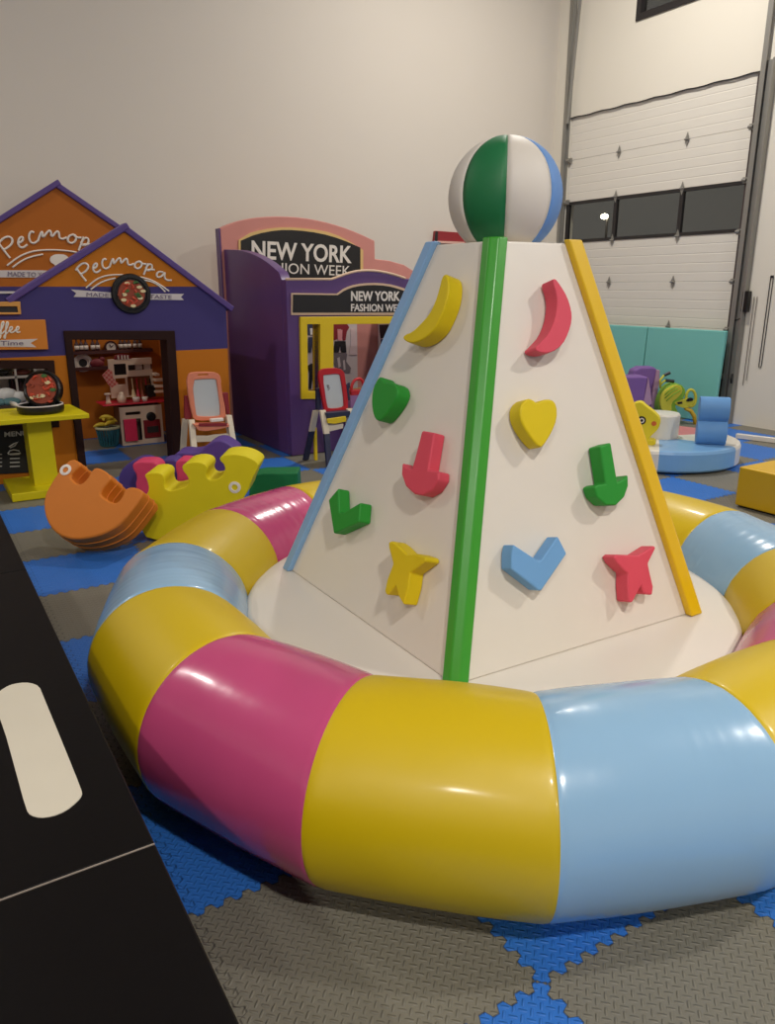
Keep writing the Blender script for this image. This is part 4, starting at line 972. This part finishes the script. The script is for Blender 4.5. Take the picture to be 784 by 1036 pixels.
# ================================================================== RIGHT SIDE
# turquoise mats leaning on the door
M_mat = mat('turquoise_vinyl', (120, 192, 184), .4, .4, .08, 8, var=.02)
def leaning_mat(y0, y1, h, lab, x=7.74):
    bm = hexa(BM(), [(x-.04, y0, .004), (x-.04, y1, .004), (x, y1, .004), (x, y0, .004)], [(x, y0, h), (x, y1, h), (x+.05, y1, h), (x+.05, y0, h)])
    tag(obj('foam_mat', bm, M_mat, None, bevel=.012), lab, 'mat', 'turquoise mats against the garage door')
h = onX(700, 333, 7.76).z
ysm = onX(656, 333, 7.76).y
leaning_mat(onX(735.5, 334, 7.76).y, ysm-.008, h, 'turquoise foam mat leaning on the garage door, the right one of the pair')
leaning_mat(ysm+.008, ysm+1.15, h, 'turquoise foam mat leaning on the garage door, the left one beside the tower')
bm = BM(); b0 = onX(737, 383, 7.79); tube(bm, [(7.82, b0.y-.02, b0.z-.05), (7.8, b0.y-.025, b0.z), (7.82, b0.y-.02, b0.z+.05)], .012, 6)
tag(obj('door_handle', bm, M_black), 'small black handle on the door edge beside the turquoise mat', 'handle')
# carousel
kc = V((5.685, 4.525, 0)); KR, KH = .685, .2
ca = thing('foam_carousel', kc, 'low round white, pale blue and pink foam carousel behind the tower', 'carousel')
C_w, C_b, C_p = vinyl('carousel_white', (224, 218, 206), .3), vinyl('carousel_blue', (116, 164, 210), .35), vinyl('carousel_pink', (206, 110, 116), .35)
def sector(a0, a1, m, lab):
    bm = BM(); n = 14; pr = [(.0, .02), (KR-.012, .02), (KR, .035), (KR, KH-.03), (KR-.01, KH-.008), (KR-.03, KH), (0, KH)]
    cols_ = []
    for i in range(n+1):
        a = a0+(a1-a0)*i/n; cols_.append([bm.verts.new(kc+V((math.cos(a)*r, math.sin(a)*r, h_))) for r, h_ in pr])
    for A, B in zip(cols_[:-1], cols_[1:]):
        for j in range(len(pr)-1): bm.faces.new((A[j], A[j+1], B[j+1], B[j]))
    bmesh.ops.remove_doubles(bm, verts=bm.verts, dist=1e-5)
    bm.normal_update()
    obj('sector', bm, m, ca, smooth=False, label=lab, bevel=0)
pa = onZ(667, 454, KH); pb = onZ(737, 451, KH)
aa = math.atan2(pa.y-kc.y, pa.x-kc.x); ab = math.atan2(pb.y-kc.y, pb.x-kc.x)
if ab < aa: ab += 2*PI
st = (2*PI-(ab-aa))/5
secs = [(aa, ab, C_b, 'pale blue sector')]
for k in range(5): secs.append((ab+st*k, ab+st*(k+1), (C_w, C_p, C_w, C_b, C_w)[k], ('white sector', 'pink sector', 'white sector', 'pale blue sector', 'white sector')[k]))
for s_ in secs: sector(*s_)
obj('underside', lathe(BM(), kc, [(KR-.08, .002), (KR-.08, .03), (0, .03)], 40), M_black, ca)
obj('hub', lathe(BM(), kc+V((0, 0, KH)), [(.165, 0), (.165, .2), (.155, .215), (0, .22)], 40), C_w, ca, smooth=False, bevel=0, label='white round hub')
# yellow fish seat on it
cz = lambda x, y: (640+x/6.125, 360+y/6.125)
def fp(pts, p0, n): return [onP(*cz(x, y), p0, n) for x, y in pts]
f0 = onZ(*cz(110, 555), KH)
nf = -(FWH*.92+RT*.35).normalized()
fm = foam('fish_yellow', (224, 204, 40))
fbody = smooth2([(-40,330),(10,292),(55,285),(80,310),(130,345),(172,390),(170,430),(150,465),(110,500),(100,520),(140,525),(145,550),(110,562),(60,560),(40,545),(-40,545)], 1)
fish = obj('fish_seat', prism(BM(), fp(fbody, f0, nf), -nf*.12), fm, ca, bevel=.012, label='yellow fish-shaped seat')
c = onP(*cz(55, 400), f0, nf)
obj('eye', lathe(BM(), c, [(.036, 0), (.036, .004), (0, .005)], 20, nf), M_black, fish); obj('eye_white', lathe(BM(), c+V((.003, 0, 0)), [(.022, .005), (.022, .008), (0, .0085)], 16, nf), M_print_white, fish); obj('pupil', lathe(BM(), c+V((.004, 0, 0)), [(.012, .009), (.012, .011), (0, .0115)], 16, nf), M_black, fish)
c = onP(*cz(132, 420), f0, nf); obj('cheek', lathe(BM(), c, [(.021, 0), (.02, .004), (0, .005)], 16, nf), mat('cheek_orange', (206, 100, 40), .6), fish)
# blue wave back seat
b0 = onZ(718, 449, KH)
bdir = RT.copy(); 
def wave(p0, width):
    sd = V((p0.x, p0.y, 0)).normalized(); ax = (V((sd.y, -sd.x, 0))+sd*.12).normalized(); dpt = V((0, 0, 1)).cross(ax).normalized()
    zt = .4
    pr = []
    for i in range(25):
        z = zt*i/24; r_ = .035+.05*abs(math.sin(PI*z/zt*2))**.7
        pr.append((r_*1.0, z))
    loop = [p0-ax*width/2+dpt*r_+V((0, 0, z)) for r_, z in pr]+[p0-ax*width/2-dpt*r_+V((0, 0, z)) for r_, z in pr[::-1]]
    return prism(BM(), loop, ax*width)
pxm = 775/((b0-CAM).dot(FW))
wvb = wave(V((b0.x, b0.y, KH+.001)), 28/pxm)
obj('wave_seat', wvb, foam('wave_blue', (100, 150, 204)), ca, smooth=False, bevel=.006, label='pale blue figure-eight backrest')
# purple seat with flower side panels, far side
u0 = onZ(655, 447, .0)+FWH*.95
pm = foam('carousel_purple', (124, 90, 156)); pm2 = foam('seat_lilac', (176, 140, 168))
u_ = thing('purple_rider', V((u0.x, u0.y, 0)), 'purple rocking seat with two rounded backs behind the yellow fish', 'rocking toy')
def up(pts, d=0): return [onP(*cz(x, y), u0+FWH*d, -FWH) for x, y in pts]
bm = prism(BM(), up([(-60,130),(60,128),(98,132),(70,290),(62,340),(-60,340)]), FWH*.25); obj('front_back', bm, pm, u_, bevel=.02)
obj('side_panel', prism(BM(), up([(98,135),(112,215),(120,300),(64,330),(72,270)], -.004), FWH*.2), pm2, u_, bevel=.008, label='lilac side panel with flowers')
bm = prism(BM(), up([(0,120),(10,90),(50,72),(130,70),(150,80),(150,110),(120,215),(118,330),(0,330)], .3), FWH*.2); obj('rear_back', bm, pm, u_, bevel=.02)
obj('side_panel', prism(BM(), up([(150,85),(170,90),(168,160),(152,250),(140,330),(115,330),(125,220)], .28), FWH*.2), pm2, u_, bevel=.008, label='lilac side panel')
zlow = min((u_.matrix_world @ V((0, 0, 0))).z, 0)
bb = up([(-60,330),(140,330)])
obj('foot', box(BM(), (min(bb[0].x, bb[1].x)+.03, u0.y-.0, .004), (max(bb[0].x, bb[1].x), u0.y+.4, bb[0].z+.02)), pm, u_, bevel=.01)
# green and yellow butterfly rider behind the carousel
g0 = onZ(688, 436, .0)+FWH*.35
gm, gy = foam('rider_green', (126, 170, 50)), foam('rider_yellow', (196, 190, 60))
rd = thing('butterfly_rider', V((g0.x, g0.y, 0)), 'green and yellow butterfly ride-on with black handles in front of the turquoise mats', 'ride-on toy')
def gp(pts, d=0): return [onP(*cz(x, y), g0+FWH*d, -FWH) for x, y in pts]
obj('body', prism(BM(), gp(smooth2([(205,200),(250,172),(300,176),(330,210),(325,250),(290,290),(262,310),(285,350),(280,400),(180,420),(160,350),(165,280)], 1), .05), FWH*.16), gm, rd, bevel=.012)
wing = obj('wing', prism(BM(), gp(smooth2([(215,205),(270,178),(305,190),(312,225),(280,262),(240,290),(245,350),(180,345),(170,290),(185,235)], 1)), FWH*.05), gy, rd, bevel=.008, label='yellow striped wing')
for s in ([(200,262),(240,225),(280,200)], [(208,280),(250,242),(295,214)], [(200,242),(230,212),(262,192)]): obj('wing_stripe', tube(BM(), gp(s, -.002), .007, 6), gm, wing, smooth=True)
obj('head_ring', tube(BM(), gp([(335+ (30*math.cos(t_)+ 26)*1.0, 262+52*math.sin(t_)) for t_ in [k*2*PI/20 for k in range(20)]], .06), .016, 8, closed=True), gy, rd, smooth=True)
obj('face', prism(BM(), gp(smooth2([(255,290),(300,275),(350,262),(385,270),(380,300),(330,330),(280,312)], 1), .04), FWH*.06), gy, rd, bevel=.006)
obj('eye', prism(BM(), gp(smooth2([(328,280),(350,258),(376,262),(376,278),(350,284)], 1), .03), FWH*.01), M_black, rd); obj('eye', prism(BM(), gp([(278,288),(308,284),(308,296),(282,300)], .03), FWH*.01), M_black, rd)
obj('tail', tube(BM(), gp([(325,325),(360,340),(382,375),(388,430)], .06), [.02, .024, .024, .02], 8), mat('rider_gold', (196, 160, 40), .5), rd, smooth=True)
gb_ = gp([(225, 400)], .1)[0]; obj('stand', box(BM(), (gb_.x-.1, gb_.y-.08, .004), (gb_.x+.1, gb_.y+.08, gb_.z)), gm, rd, bevel=.01)
obj('front_leg', tube(BM(), [gp([(388, 425)], .06)[0], V((gp([(388, 425)], .06)[0].x, gp([(388, 425)], .06)[0].y, .01))], .02, 8), mat('rider_gold', (196, 160, 40), .5), rd)
for s in ([(172,200),(170,150),(195,120)], [(172,180),(190,160),(205,152)]): obj('handle_stem', tube(BM(), gp(s, .1), .012, 8), gy, rd, smooth=True)
for s in ([(196,120),(232,104)], [(203,152),(256,158)]): obj('handle', tube(BM(), gp(s, .1), .018, 10), M_black, rd, label='black handle grip')
# yellow block at the right edge
yb = thing('foam_cube', (5.2, 2.8, 0), 'yellow foam cube cut by the right edge of the picture', 'foam cube')
obj('cube_body', box(BM(), (4.855, 2.45, .012), (5.5, 3.16, .29)), vinyl('cube_yellow', (214, 170, 4), .4, .1), yb, bevel=.012)
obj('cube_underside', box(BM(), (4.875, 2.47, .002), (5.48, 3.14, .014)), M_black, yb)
# white floor edging by the right wall
a, b_ = onZ(744, 441, .03), onZ(790, 446.5, .03)
bm = BM(); dirv = (b_-a).normalized(); sid = V((-dirv.y, dirv.x, 0))
prism(bm, [V((q.x, q.y, .003)) for q in (a, b_, b_+sid*.05, a+sid*.05)], (0, 0, .05))
tag(obj('edging_strip', bm, C_w, None, bevel=.006, seg=2), 'low white strip lying on the floor between the carousel and the right wall', 'edging strip')
# red sign behind the tower top
a, b_ = onY(440, 246, YB-.06), onY(474, 233.5, YB-.06)
rs_ = thing('wall_sign', ((a.x+b_.x)/2, YB-.03, a.z), 'small dark red sign box on the back wall showing over the tower left top corner', 'sign')
A = [onY(x, y, YB-.06) for x, y in ((439.5, 245.5), (441, 233.5), (476, 236), (476, 248))]
obj('sign_body', prism(BM(), A, (0, .056, 0)), mat('sign_red', (150, 40, 46), .5), rs_, bevel=.004, seg=2)
A = [onY(x, y, YB-.068) for x, y in ((442, 245.9), (443, 243.6), (470, 244.7), (470, 247))]
obj('pale_band', prism(BM(), A, (0, .006, 0)), mat('sign_pale', (222, 176, 160), .5), rs_)
A = [onY(x, y, YB-.066) for x, y in ((439.6, 245.4), (440.8, 234), (443.3, 234.2), (442.6, 245.6))]
obj('dark_end', prism(BM(), A, (0, .006, 0)), M_dark, rs_)

# ================================================================== LIGHT
def lamp(name, loc, power, size=.34, color=(1, .95, .875)):
    l = bpy.data.lights.new(name, 'AREA'); l.shape = 'DISK'; l.size = size; l.energy = power; l.color = color
    o = bpy.data.objects.new(name, l); C.objects.link(o); o.location = loc; return o
lamp('bay_or_fill_lamp', (.4, -2.3, 5.5), 240)
lamp('bay_or_fill_lamp', (5.6, -1.0, 5.4), 185)
lamp('bay_or_fill_lamp', (5.6, 5.7, 6.1), 185)
lamp('bay_or_fill_lamp', (-2.6, 6.2, 5.6), 90)
lamp('bay_or_fill_lamp', (-4.2, -3.6, 5.8), 270)  # fill lamp, added out of view to brighten the tower's left face
wd = bpy.data.worlds.new('night'); bpy.context.scene.world = wd; wd.use_nodes = True
wd.node_tree.nodes['Background'].inputs[0].default_value = (.095, .093, .087, 1); wd.node_tree.nodes['Background'].inputs[1].default_value = 1
vs = bpy.context.scene.view_settings
vs.view_transform = 'Standard'; vs.look = 'None'; vs.gamma = 1; vs.use_curve_mapping = False; vs.exposure = -0.06
